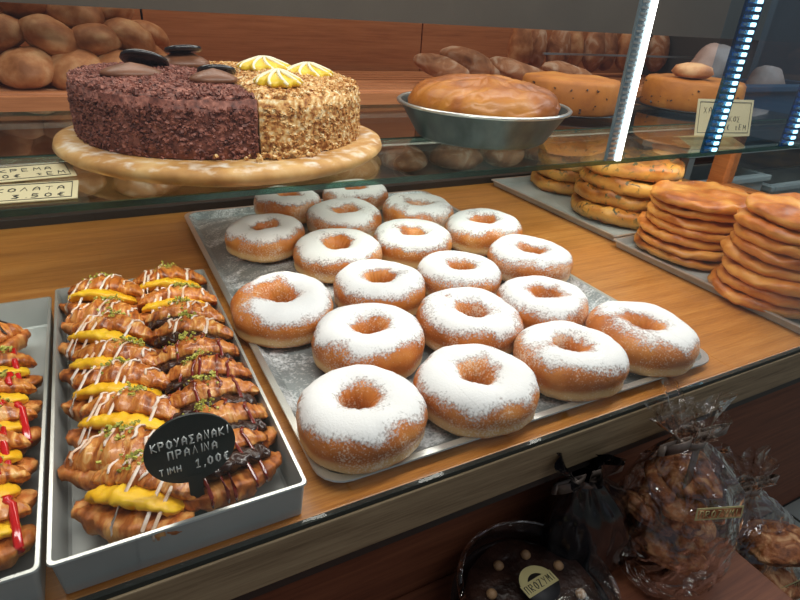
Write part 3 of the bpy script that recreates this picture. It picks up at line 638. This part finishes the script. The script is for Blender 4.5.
# half cakes share a round plan, cut along x = cutx
cutx = .143; CB = SZ+.0185; CH = .056; CR = .1560; ccx, ccy = .141, .714
def half_cake(name, left, m, seed, label):
    rng = random.Random(seed); r = empty(name, (ccx, ccy, CB), label=label, cat='cake', group='half cakes on the round board')
    cx = cutx-ccx+(-.001 if left else .001)
    bm = bmesh.new(); n = 120
    out = []
    for k in range(n):
        a = 2*PI*k/n; sq = (abs(math.cos(a))**2.6+abs(math.sin(a))**2.6)**(-1/2.6); R = CR*(1+(sq-1)*.45)
        x, y = R*math.cos(a), R*math.sin(a)
        if (x < cx) == left: out.append((x, y, a))
    if left: out.sort(key=lambda p: p[2] if p[2] > 0 else p[2]+2*PI)
    else: out = sorted(out, key=lambda p: (p[2]+PI) % (2*PI))
    y1 = math.sqrt(max(CR**2-cx**2, 0))
    pts = [(x, y) for x, y, a in out]
    if left: pts = [(cx, pts[0][1])]+pts+[(cx, pts[-1][1])]
    else: pts = [(cx, pts[0][1])]+pts+[(cx, pts[-1][1])]
    # dense closed outline
    def dense(pts, d=.004):
        o = []
        for i in range(len(pts)):
            p, q = Vector(pts[i]), Vector(pts[(i+1) % len(pts)]); m_ = max(1, int((q-p).length/d))
            for k in range(m_): o.append(p.lerp(q, k/m_))
        return o
    D = dense(pts); cen = Vector((sum(p.x for p in D)/len(D), sum(p.y for p in D)/len(D)))
    rings = []
    for (f, z) in [(1, 0), (1.0, .012), (1.0, .026), (1.0, .040), (1., .054), (.99, CH-.006), (.965, CH-.001), (.93, CH), (.8, CH+.001), (.6, CH+.001), (.35, CH), (.12, CH)]:
        ring = []
        for p in D:
            q = cen+(p-cen)*f; nn = nz(q.x, q.y, z, 90, seed)*.0016+nz(q.x, q.y, z, 30, seed)*.0015
            d = (p-cen).normalized()
            ring.append((q.x+d.x*nn*(1 if z < CH-.003 else 0), q.y+d.y*nn*(1 if z < CH-.003 else 0), z+(nn*1.2 if z > .05 else 0)))
        ring = [(a_, b_, c_+.009*(1-f)) for a_, b_, c_ in ring]; rings.append(ring)
    n = len(D); vs = [v for rg in rings for v in rg]
    fs = [(i*n+k, i*n+(k+1) % n, (i+1)*n+(k+1) % n, (i+1)*n+k) for i in range(len(rings)-1) for k in range(n)]
    fs.append(tuple((len(rings)-1)*n+k for k in range(n))); fs.append(tuple(range(n))[::-1])
    body = mesh('cake_body', vs, fs, m, r); weld(body, 1e-7)
    # crumbs all over
    cr = []
    per = [(D[k], D[(k+1) % n]) for k in range(n)]
    for _ in range(5200 if left else 3300):
        p, q = per[rng.randrange(n)]; t = rng.random(); s = p.lerp(q, t)
        if abs(s.x-cx) < .001: continue
        z = rng.random()**.9*CH; d = (s-cen).normalized(); k = 1-max(0, (z-CH+.01)/.01)*.04
        cr.append(((cen.x+(s.x-cen.x)*k)+d.x*.0004, (cen.y+(s.y-cen.y)*k)+d.y*.0004, z))
    for _ in range(3200 if left else 2000):
        p, q = per[rng.randrange(n)]; s = p.lerp(q, rng.random()); f = math.sqrt(rng.random()); s = cen+(s-cen)*f*.98
        cr.append((s.x, s.y, CH+.0012+.009*(1-f*.98)))
    cv, cf = chips(cr, .0022, .0048, rng, .6)
    tag(mesh('chocolate_flakes' if left else 'nut_crumbs', cv, cf, m, r, False), kind='stuff')
    return r
hc = half_cake('chocolate_cake', True, M['choc'], 11, 'half round cake covered in dark chocolate flakes, left on the board')
hn = half_cake('nut_cake', False, M['nut'], 12, 'half cake covered in chopped nuts with lemon cream rosettes, right on the board')
# fallen nut crumbs on the board
rng = random.Random(5); pts = []
for _ in range(60): pts.append((rng.gauss(.018, .016)-.0, -.132+rng.gauss(0, .003)-.004, .0195+rng.random()*.004))
vs, fs = chips(pts, .003, .006, rng, .8); o = mesh('nut_crumbs', vs, fs, M['nut'], None, False); o.location = (bx, by, SZ); tag(o, 'loose chopped nut crumbs fallen on the board edge below the chocolate cake', 'crumbs', kind='stuff')
# toppings: piped cream + chocolate disc
def disc(parent, x, y, z, rx, rot, tiltx, tilty, label=None):
    vs, fs = lathe([(0, 0), (rx*.92, 0), (rx, .0015), (rx*.96, .0045), (rx*.8, .0055), (0, .0058)], 40); o = mesh('chocolate_disc', vs, fs, M['chocslab'], parent); weld(o)
    o.location = (x, y, z); o.rotation_euler = (tiltx, tilty, rot); o.scale = (1, .8, 1); return tag(o, label)
def pipe(parent, x, y, z, rx, ry, h, m, name, label=None, swirl=0):
    def fn(a, r, zz): k = 1+.10*math.cos(a*7+zz*260*swirl) if swirl else 1+.03*math.cos(a*2); return r*k, zz
    vs, fs = lathe([(0, 0), (.8, 0), (1, h*.18), (.95, h*.4), (.72, h*.65), (.4, h*.88), (.1, h*1.02), (0, h*1.08)], 56, fn)
    vs = [(v[0]*rx, v[1]*ry, v[2]) for v in vs]; o = mesh(name, vs, fs, m, parent); weld(o); o.location = (x, y, z); return tag(o, label)
pipe(hc, -.095, -.030, CH+.004, .030, .022, .013, M['ganache'], 'piped_cream', 'milk chocolate cream mound')
pipe(hc, -.022, -.078, CH+.004, .024, .020, .013, M['ganache'], 'piped_cream', 'milk chocolate cream mound')
pipe(hc, -.030, .055, CH+.004, .030, .024, .018, M['ganache'], 'piped_cream', 'milk chocolate cream mound')
disc(hc, -.078, .004, CH+.004+.010, .026, .3, -.45, .30)
disc(hc, -.030, .050, CH+.004+.018, .022, .2, -.25, .0)
disc(hc, -.014, -.056, CH+.004+.006, .021, .2, -.40, .1)
def rosette(x, y, z, R, seed):
    o = empty('cream_rosette', (x, y, z)); o.parent = hn; o['label'] = 'yellow and white piped cream rosette'
    n = 9
    vs, fs = lathe([(0, 0), (R*.9, 0), (R, .003), (R*.88, .007), (R*.52, .0105), (R*.15, .014), (0, .016)], 63, lambda a, r, zz: (r*(1+.12*math.cos(n*a+zz*300)), zz))
    b = mesh('rosette_body', vs, fs, M['lemon'], o); weld(b)
    paths = []
    for k in range(n):
        pp = []
        for j in range(10):
            t = j/9; zz = .002+t*.0135; rr = R*(1.06-1.0*t**1.6) if t < 1 else 0; a = 2*PI*k/n-zz*300/n; pp.append((rr*math.cos(a), rr*math.sin(a), zz))
        paths.append(pp)
    vs, fs = tube(paths, .0019, 6); mesh('white_ridges', vs, fs, M['whitecream'], o)
    return o
rosette(.040, -.098, CH+.004, .024, 1); rosette(.058, .020, CH+.006, .031, 2); rosette(.102, -.014, CH+.003, .029, 3)

# pan with a domed baked cake
pn = empty('cake_pan', (.492, .680, SZ), label='round grey metal cake pan with a rolled rim on the glass shelf', cat='pan')
PR = .119
vs, fs = lathe([(0, 0), (.088, 0), (.092, .003), (PR-.004, .040), (PR, .0425), (PR+.001, .0445), (PR-.002, .0455), (PR-.005, .043), (.090, .0045), (0, .002)], 96)
o = mesh('pan_wall', vs, fs, M['tin'], pn); weld(o)
vs, fs = lathe([(PR-.003, .0428), (PR+.0022, .0430), (PR+.003, .0452), (PR+.0005, .0472), (PR-.003, .0462), (PR-.003, .0428)], 96); o = mesh('rolled_rim', vs, fs, M['alu'], pn); weld(o); o['label'] = 'bright rolled rim'
def capn(a, r, z):
    c, s = math.cos(a), math.sin(a); f = r/.09
    k = nz(c*f, s*f, 0, 1.6, 33); k2 = nz(c*f*.7, s*f*2.6, 0, 2.2, 12)
    return r*(1+.02*nz(c, s, 0, 3, 8)), z+(.007*k-.005*math.exp(-(k2/.12)**2)*(1 if z > .05 else .0)) if r > 0 else z
cp_ = [(0, .003), (.084, .003), (.089, .006), (.104, .035), (.1065, .046), (.102, .053)]+[(.102*math.cos(t), .052+.027*math.sin(t)) for t in [PI/2*k/12 for k in range(1, 12)]]+[(0, .079)]
vs, fs = lathe(cp_, 110, capn); o = mesh('baked_cake', vs, fs, M['pancakebrown']); weld(o); o.location = (.492, .680, SZ+.002); tag(o, 'golden domed cake baked in the round grey pan', 'cake')

# tall yellow cakes on black plates behind
def plate_cake(x, y, R, H, label, lp, seed):
    p = mesh('cake_plate', *lathe([(0, 0), (R*.8, 0), (R*1.12, .006), (R*1.13, .008), (R*.85, .004), (0, .003)], 64), M['blackplate']); weld(p); p.location = (x, y, SZ+.0005); tag(p, lp, 'plate')
    def fn(a, r, z): c, s = math.cos(a), math.sin(a); return r*(1+.02*nz(c, s, z*10, 2, seed)), z+(.003*nz(c*r*30, s*r*30, 0, 1, seed) if z > H*.8 else 0)
    c = empty('corn_cake', (x, y, SZ+.0045), label=label, cat='cake')
    b = mesh('cake_body', *lathe([(0, 0), (R*.95, 0), (R*.99, .004), (R, H*.5), (R*.98, H*.88), (R*.93, H*.97), (R*.8, H), (0, H*1.02)], 72, fn), M['sponge'], c); weld(b)
    rng = random.Random(seed); pts = []
    for _ in range(60): a = rng.uniform(0, 6.28); pts.append((R*math.cos(a)*1.0, R*math.sin(a)*1.0, rng.uniform(.1, .85)*H))
    tag(mesh('raisins', *chips(pts, .002, .0045, rng), M['darkcake'], c, False), 'small dark raisins in the side', kind='stuff')
    return c
plate_cake(.795, .835, .090, .058, 'tall yellow cake behind the pan, left of the standing card', 'black plate under the cake left of the standing card', 3)
plate_cake(1.125, .825, .098, .058, 'tall yellow cake behind the standing price card', 'black plate under the cake behind the standing card', 4)
# domed piece on top of the second cake, seen over the card
o = mesh('bread_bun', *lathe([(0, 0), (.03, 0), (.04, .008), (.034, .02), (.015, .026), (0, .027)], 40), M['roll']); weld(o); o.location = (1.09, .81, SZ+.066); tag(o, 'brown bun lying on the yellow cake behind the price card', 'bread')

# price cards
def card(name, loc, rot, w, h, lines, label, z=None, tent=False):
    r = empty(name, loc, label=label, cat='price card', group=None); r.rotation_euler = rot
    box('card_board', (-w/2, -h/2, 0), (w/2, h/2, .0008), M['cardm'], r)
    b = .0045; fr = [[(-w/2+b, -h/2+b), (w/2-b, -h/2+b), (w/2-b, h/2-b), (-w/2+b, h/2-b), (-w/2+b, -h/2+b)]]
    write('border_line', fr, lambda u, v: (u, v, .0008), .0007, M['ink'], r, 'dark printed border')
    write('handwriting', lines, lambda u, v: (u, v, .0009), .0006, M['ink'], r, 'black Greek handwriting')
    if tent: box('card_foot', (-w/2, -h/2-.0, 0), (w/2, -h/2+.0008, -.03), M['cardm'], r)
    return r
card('price_card', (-.0660, .558, SZ+.0005), (0, 0, -.03), .092, .054, letters('SOKOLATA', -.034, .002, .010, .0085, .05, 2)+letters('3.50e', -.002, -.018, .010, .0088, .05, 4), 'cream price card for chocolate cake lying at the shelf front edge')
card('price_card', (-.0690, .6235, SZ+.0005), (0, 0, .12), .092, .054, letters('KPEMA', -.014, .002, .010, .0085, .05, 6)+letters('3.50e tEM', -.034, -.017, .010, .0082, .05, 8), 'cream price card for cream cake, lying behind the chocolate one')
cc = card('price_card', (.876, .574, SZ+.034), (math.radians(76), 0, -.22), .105, .054, letters('XALBA', -.040, .006, .009, .0085, .1, 12)+letters('pOLItIKOS', -.026, -.006, .008, .0068, .1, 14)+letters('5.01e tEM', -.020, -.018, .008, .0072, .1, 16), 'cream price card standing upright on the right of the shelf')
box('card_foot', (-.0525, -.0275, -.046), (.0525, -.0268, 0), M['cardm'], cc)['label'] = 'folded back card foot'

# ------------------------------------------------------------------ bread rack behind
rk = empty('bread_rack', (.9, 1.4, FZ), label='wooden wall rack with slatted shelf behind the display case', cat='rack')
def rp(name, lo, hi, m, bev=0, label=None):
    o = box(name, lo, hi, m, None, bev); o.parent = rk; o.matrix_parent_inverse = Matrix.Translation(rk.location).inverted(); return tag(o, label)
for x0, x1 in ((-.75, .145), (.150, .905), (.910, 1.8)): rp('back_panel', (x0, 1.60, -.1), (x1, 1.62, .75), M['rackwood'])
for k in range(8): rp('slat', (-.75, 1.205+k*.049, .118), (1.8, 1.205+k*.049+.033, .130), M['slat'], .005)
rp('front_board', (-.75, 1.185, .088), (1.8, 1.203, .127), M['rackwood'], .001)
rp('metal_strip', (-.75, 1.178, .075), (1.8, 1.203, .084), M['alu'], 0, 'pale metal strip')
rp('lower_shelf', (-.75, 1.15, -.11), (1.8, 1.60, -.09), M['panel'])
rp('header_board', (-.75, 1.145, .270), (1.8, 1.165, .60), M['header'], 0, 'grey header board')
rp('side_panel', (1.8, 1.145, FZ), (1.83, 1.62, .75), M['shopwall'])
rp('side_panel', (-.78, 1.145, FZ), (-.75, 1.62, .75), M['rackwood'])
rp('thin_rod', (1.12, 1.30, .205), (1.79, 1.305, .210), M['alu'], 0, 'thin pale rod')  # thin pale rod across the upright loaves
def loaf(name, a, b, c, m, seed, lum=.08, e=1.0):
    bm = bmesh.new(); bmesh.ops.create_icosphere(bm, subdivisions=4, radius=1)
    for v in bm.verts:
        n = nz(v.co.x, v.co.y, v.co.z, 1.4, seed)*lum+nz(v.co.x, v.co.y, v.co.z, 4, seed)*lum*.35
        p = v.co*(1+n); v.co = Vector((p.x*a, p.y*b, p.z*c if p.z > 0 else p.z*c*.75))
    return bmobj(name, bm, m, None, True)
rolls = [(-.145, 1.34, .045, .062, .048), (-.06, 1.33, .040, .055, .046), (.012, 1.31, .042, .042, .046), (.075, 1.33, .040, .05, .044), (-.10, 1.45, .05, .05, .04), (.0, 1.46, .05, .05, .04), (.09, 1.46, .05, .05, .042)]
i = 0
RP = [(-.165, 1.29, .163), (-.085, 1.27, .160), (-.010, 1.27, .158), (.060, 1.28, .156), (.125, 1.31, .154), (-.13, 1.38, .165), (-.04, 1.37, .165), (.045, 1.38, .165), (.120, 1.41, .163), (-.12, 1.31, .212), (-.04, 1.30, .207), (.030, 1.31, .205), (.092, 1.34, .205),
      (-.155, 1.33, .256), (-.075, 1.34, .255), (.005, 1.35, .252), (.070, 1.38, .250), (-.20, 1.30, .21), (.135, 1.46, .205)]
prol = [loaf('bread_roll', .050, .052, .036, M['roll'], 5+k, .07) for k in range(4)]
tier = lambda z: 'bottom layer' if z < .18 else 'middle layer' if z < .23 else 'top layer'
cnt = {}
seq = ['first', 'second', 'third', 'fourth', 'fifth', 'sixth', 'seventh', 'eighth', 'ninth', 'tenth']
order = sorted(range(len(RP)), key=lambda k: (tier(RP[k][2]), RP[k][0]))
for n_, k in enumerate(order):
    x, y, z = RP[k]; t = tier(z); cnt[t] = cnt.get(t, 0)+1
    o = prol[n_] if n_ < 4 else prol[n_ % 4].copy()
    if n_ >= 4: COL.objects.link(o)
    o.location = (x, y, z); o.rotation_euler = (.3*math.sin(n_*2.1), .5*math.sin(n_*1.3), n_*1.7); s = 1.0+.12*math.sin(n_*3.1); o.scale = (s, s, s)
    tag(o, f'bread roll, {seq[cnt[t]-1]} from left in the {t} of the roll pile', 'bread', 'bread rolls piled on the rack')
# flour dusted loaves on the slats
FL = [(.80, 1.30, .166, .075, .034, .030, -.5, 'floured loaf on the slats, left of a pair above the pan'), (.905, 1.335, .176, .085, .034, .034, -.75, 'floured loaf on the slats, right of a pair above the pan'),
      (1.03, 1.27, .160, .10, .04, .028, -.35, 'long floured loaf lying before the upright loaves'), (1.20, 1.27, .158, .09, .04, .026, -.2, 'low floured loaf lying at the foot of the upright loaves')]
for k, (x, y, z, a, b, c, rz, l) in enumerate(FL):
    o = loaf('floured_loaf', a, b, c, M['loaf'], 40+k, .12); o.location = (x, y, z); o.rotation_euler = (0, .25, rz); tag(o, l, 'bread', 'floured loaves lying on the slats')
for k in range(9):
    o = loaf('upright_loaf', .037, .035, .078, M['loaf'] if k % 3 else M['roll'], 60+k, .06); o.location = (1.165+k*.074, 1.46+.02*(k % 2), .205); o.rotation_euler = (-.08, .05*math.sin(k), .3*math.sin(k*2)); 
    tag(o, f'brown loaf standing upright on the rack, {seq[k]} from the left of the row', 'bread', 'loaves standing upright on the rack')
# lower shelf breads
for k in range(12):
    x = -.22+k*.155; o = loaf('country_loaf', .062, .075, .040, M['loaf'], 90+k, .10); o.location = (x, 1.30+.02*math.sin(k*2.3), -.058); o.rotation_euler = (0, 0, k*1.1)
    tag(o, f'flat floured loaf on the lower rack shelf, number {k+1} counted from the left' if 0 else f'dusty country loaf on the lower rack shelf, {["first","second","third","fourth","fifth","sixth","seventh","eighth","ninth","tenth","eleventh","twelfth","thirteenth","fourteenth","fifteenth","sixteenth"][k]} from the left', 'bread', 'country loaves on the lower rack shelf')

# things seen through the right end of the case
def crate(name, loc, s, m, label, rz=0):
    r = empty(name, loc, rz, label=label, cat='crate'); w, d, h = s; t = .012
    bm = bmesh.new(); box_bm(bm, (0, 0, t/2), (w, d, t)); 
    for sx in (-1, 1): box_bm(bm, (sx*(w/2-t/2), 0, h/2), (t, d, h), None, .002)
    for sy in (-1, 1): box_bm(bm, (0, sy*(d/2-t/2), h/2), (w-2*t, t, h), None, .002)
    bmobj('crate_wall', bm, m, r)
    bm = bmesh.new()
    for sx in (-1, 1): box_bm(bm, (sx*(w/2+.004), 0, h-.01), (.02, d+.024, .016), None, .003)
    for sy in (-1, 1): box_bm(bm, (0, sy*(d/2+.004), h-.01), (w-.012, .02, .016), None, .003)
    bmobj('crate_rim', bm, m, r); return r
bt = empty('work_table', (1.78, 1.06, FZ), label='low grey work table beyond the right end of the case', cat='table')
box('table_top', (-.38, -.08, .412), (.55, .08, .430), M['greycrate'], bt, .003)
for sx in (-.36, .53):
    for sy in (-.065, .065): box('leg', (sx-.012, sy-.012, 0), (sx+.012, sy+.012, .411), M['alu'], bt)
crate('bread_crate', (1.62, 1.06, FZ), (.36, .14, .34), M['greycrate'], 'pale grey plastic crate under the work table, nearer the case')
crate('bread_crate', (2.06, 1.06, FZ), (.42, .14, .30), M['greycrate'], 'pale grey plastic crate under the work table, farther from the case')
crate('bread_crate', (1.68, 1.06, .001), (.52, .13, .165), M['bluecrate'], 'blue grey crate on the work table behind the blue glowing strip')
for k, (x, z, a_, b_, c_, l) in enumerate(((1.50, .190, .080, .046, .070, 'large pale round loaf standing up out of the blue grey crate'), (1.76, .150, .065, .046, .060, 'small pale loaf in the blue grey crate beside the large one'))):
    o = loaf('round_loaf', a_, b_, c_, M['pinkloaf'], 7+k, .16); o.location = (x, 1.06, z); tag(o, l, 'bread')

# ------------------------------------------------------------------ packages on the ledge
LZ = -.205
# round tub with clear lid
tb = empty('cake_tub', (.279, .2190, LZ), label='round clear lidded tub holding a dark cake, at the bottom of the photo', cat='tub')
o = mesh('tub_base', *lathe([(0, 0), (.060, 0), (.066, .008), (.072, .030), (.074, .031), (.074, .033), (.070, .032), (.064, .009), (0, .002)], 72), M['blackplate'], tb); weld(o); o['label'] = 'black plastic base'
o = mesh('tub_lid', *lathe([(.0755, .030), (.0755, .036), (.072, .037), (.070, .060), (.067, .064), (0, .065)], 72), M['clear'], tb); weld(o); o['label'] = 'clear plastic lid'
o = mesh('lid_rim', *lathe([(.066, .0635), (.0675, .0655), (.0705, .064), (.0715, .061), (.0695, .0605), (.066, .0635)], 72), M['film'], tb); weld(o)
def dk(a, r, z): c, s = math.cos(a), math.sin(a); return r, z+(.005*nz(c*r*40, s*r*40, 0, 1, 3) if z > .03 else 0)
ck = empty('dark_cake', (.279, .2190, LZ+.003), label='dark chocolate cake with hazelnuts inside the round tub', cat='cake')
o = mesh('cake_body', *lathe([(0, 0), (.058, 0), (.060, .01), (.062, .040), (.058, .046), (.045, .047), (.03, .046), (.015, .047), (0, .046)], 64, dk), M['darkcake'], ck); weld(o)
for k in range(8):
    a = 2*PI*k/8+.35; o = mesh('hazelnut', *lathe([(0, 0), (.004, .001), (.005, .004), (.003, .007), (0, .008)], 16), M['hazel'], ck); weld(o); o.location = (.040*math.cos(a), .040*math.sin(a), .0455)
st = empty('label_sticker', (0, 0, .0655)); st.parent = tb; st['label'] = 'beige sticker with the shop name'
st.rotation_euler.z = .08
o = mesh('sticker_disc', *lathe([(0, 0), (.018, 0), (.018, .0005), (0, .0005)], 40), M['blackwrap'], st); weld(o)
def arc(r0, r1, a0, a1, z0=.0006, z1=.0009, n=20):
    vs = []
    for k in range(n+1):
        a = a0+(a1-a0)*k/n
        for rr, zz in ((r0, z0), (r1, z0), (r1, z1), (r0, z1)): vs.append((rr*math.cos(a), rr*math.sin(a), zz))
    fs = [(k*4+j, k*4+(j+1) % 4, (k+1)*4+(j+1) % 4, (k+1)*4+j) for k in range(n) for j in range(4)]+[(0, 1, 2, 3), (n*4+3, n*4+2, n*4+1, n*4)]
    return vs, fs
mesh('sticker_arc', *arc(.010, .0175, .35, PI-.35), M['sticker'], st, False)
box('sticker_band', (-.0175, -.0065, .0006), (.0175, .0055, .0010), M['sticker'], st)
write('shop_name', letters('pROZYMI', -.0155, -.004, .007, .0046), lambda u, v: (u, v, .0012), .0005, M['ink'], st)

def bag_profile(R, H, neck, ruff):
    return [(0, .001, 0), (R*.8, .001, 0), (R*.97, .012, .3), (R*1.0, H*.25, .7), (R*.98, H*.5, 1), (R*.80, H*.72, 1.2), (R*.48, H*.88, 1.4), (neck*1.4, H*.965, 1.2), (neck, H, .8), (neck*1.4, H+ruff*.25, 1.4), (neck*2.1, H+ruff*.65, 2.2), (neck*2.6, H+ruff, 2.6)]
def bag_mesh(name, R, H, neck, ruff, m, seed, parent, lean=(0, 0), ry=.8):
    pr = bag_profile(R, H, neck, ruff); seg = 96; vs = []
    # resample
    rows = []
    for i in range(len(pr)-1):
        for t in (0, .33, .66): rows.append([pr[i][j]*(1-t)+pr[i+1][j]*t for j in range(3)])
    rows.append(list(pr[-1])); n = len(rows)
    for i in range(seg):
        a = 2*PI*i/seg
        for (r, z, c) in rows:
            cc, ss = math.cos(a), math.sin(a)
            f = .20*nz(cc*1.6, ss*1.6, z*14, 1, seed)+.14*abs(nz(cc*4, ss*4, z*26, 1, seed+3))
            pleat = .16*math.sin(a*11+seed+z*20)*max(0, (c-1.0))
            rr = r*(1+f*min(c, 1)+pleat); k = (z/H)
            vs.append((rr*cc+lean[0]*k*k, rr*ss*ry+lean[1]*k*k, z+(.012*math.sin(a*3+seed) if z > H*1.05 else 0)*((z-H)/max(ruff, .001))))
    fs = [(i*n+j, ((i+1) % seg)*n+j, ((i+1) % seg)*n+j+1, i*n+j+1) for i in range(seg) for j in range(n-1)]
    o = mesh(name, vs, fs, m, parent); weld(o, 1e-6); return o
def bow(parent, x, y, z, s, seed, name='ribbon'):
    rng = random.Random(seed); vs = []; fs = []
    def strip(path, w, side=Vector((0, 0, 1))):
        b = len(vs); p = [Vector(q) for q in path]
        for i, q in enumerate(p):
            for d in (-1, 1):
                for e in (-.0005, .0005): vs.append(q+side*w*d*.5+Vector((0, e, 0)))
        for i in range(len(p)-1):
            A = b+i*4; B = A+4
            fs.extend([(A, A+2, B+2, B), (A+1, B+1, B+3, A+3), (A, B, B+1, A+1), (A+2, A+3, B+3, B+2)])
    for sgn in (-1, 1):
        strip([(sgn*s*(.1+.9*math.sin(t)), -.003-.010*math.sin(2*t), s*.28*math.sin(t*2)) for t in [PI*k/14 for k in range(15)]], s*.30)
    strip([(s*.1-.2*s*k/10, -.006-.0008*k, -s*.13*k) for k in range(11)], s*.26, Vector((1, 0, .2)).normalized())
    strip([(-.015*math.cos(t), -.012*math.sin(t)*1, 0) for t in [2*PI*k/20 for k in range(21)]], s*.2)
    o = mesh(name, vs, fs, M['ribbon'], parent); o.location = (x, y, z); return o
def bag(name, loc, R, H, m, label, seed, lean=(0, 0), txt=True, neck=.012, ruff=.04, rb='grey satin ribbon bow'):
    r = empty(name, loc, label=label, cat='bag')
    bag_mesh('bag_film', R, H, neck, ruff, m, seed, r, lean)
    bow(r, lean[0], lean[1], H, .036, seed)['label'] = rb
    return r
b1 = bag('cellophane_bag', (.458, .215, LZ), .062, .178, M['film'], 'clear cellophane bag of bread pieces tied with a grey ribbon, in the middle', 3, (-.030, .004))
b2 = bag('cellophane_bag', (.655, .215, FZ), .082, .268, M['film'], 'clear cellophane bag of bread pieces at the bottom right corner', 8, (-.06, .01))
b3 = bag('black_bag', (.376, .258, LZ), .046, .142, M['blackfilm'], 'black glossy wrapped bag between the tub and the clear bags', 5, (-.036, -.010), ruff=.034)
def name_patch(parent, x, y, z, rz, w):
    e = empty('shop_label', (x, y, z)); e.parent = parent; e.rotation_euler = (math.radians(80), 0, rz); e['label'] = 'small shop name label'
    box('label_paper', (-w/2, -.006, 0), (w/2, .006, .0006), M['sticker'], e)
    box('label_panel', (-w/2+.0015, -.0045, .0006), (w/2-.0015, .0045, .0008), M['rusk'], e)
    write('shop_name', letters('pROZYMI', -w/2+.003, -.0035, .007, (w-.006)/7.3), lambda u, v: (u, v, .0011), .0005, M['sticker'], e)
name_patch(b1, -.036, -.044, .135, -.35, .044); name_patch(b2, -.045, -.062, .170, -.1, .050)
# bread pieces inside the clear bags
for k in range(12):
    rng = random.Random(300+k); big = k >= 7
    if not big: x, y, z = .450+rng.uniform(-.020, .020), .215+rng.uniform(-.012, .016), LZ+.020+k*.0175
    else: x, y, z = .648+rng.uniform(-.03, .03)-.012*(k-7), .192+rng.uniform(-.02, .02), FZ+.030+(k-7)*.044
    sc = .027 if not big else .036
    o = loaf('rusk_piece', sc*1.25, sc, sc*.6, M['rusk'], 200+k, .3); o.location = (x, y, z); o.rotation_euler = (rng.uniform(-.4, .4), rng.uniform(-.4, .4), rng.uniform(0, 6))
    tag(o, 'rough brown bread piece inside the '+('right corner' if big else 'middle')+f' clear bag, {seq[k-7 if big else k]} from the bottom', 'bread', 'bread pieces in the '+('right' if big else 'middle')+' bag')
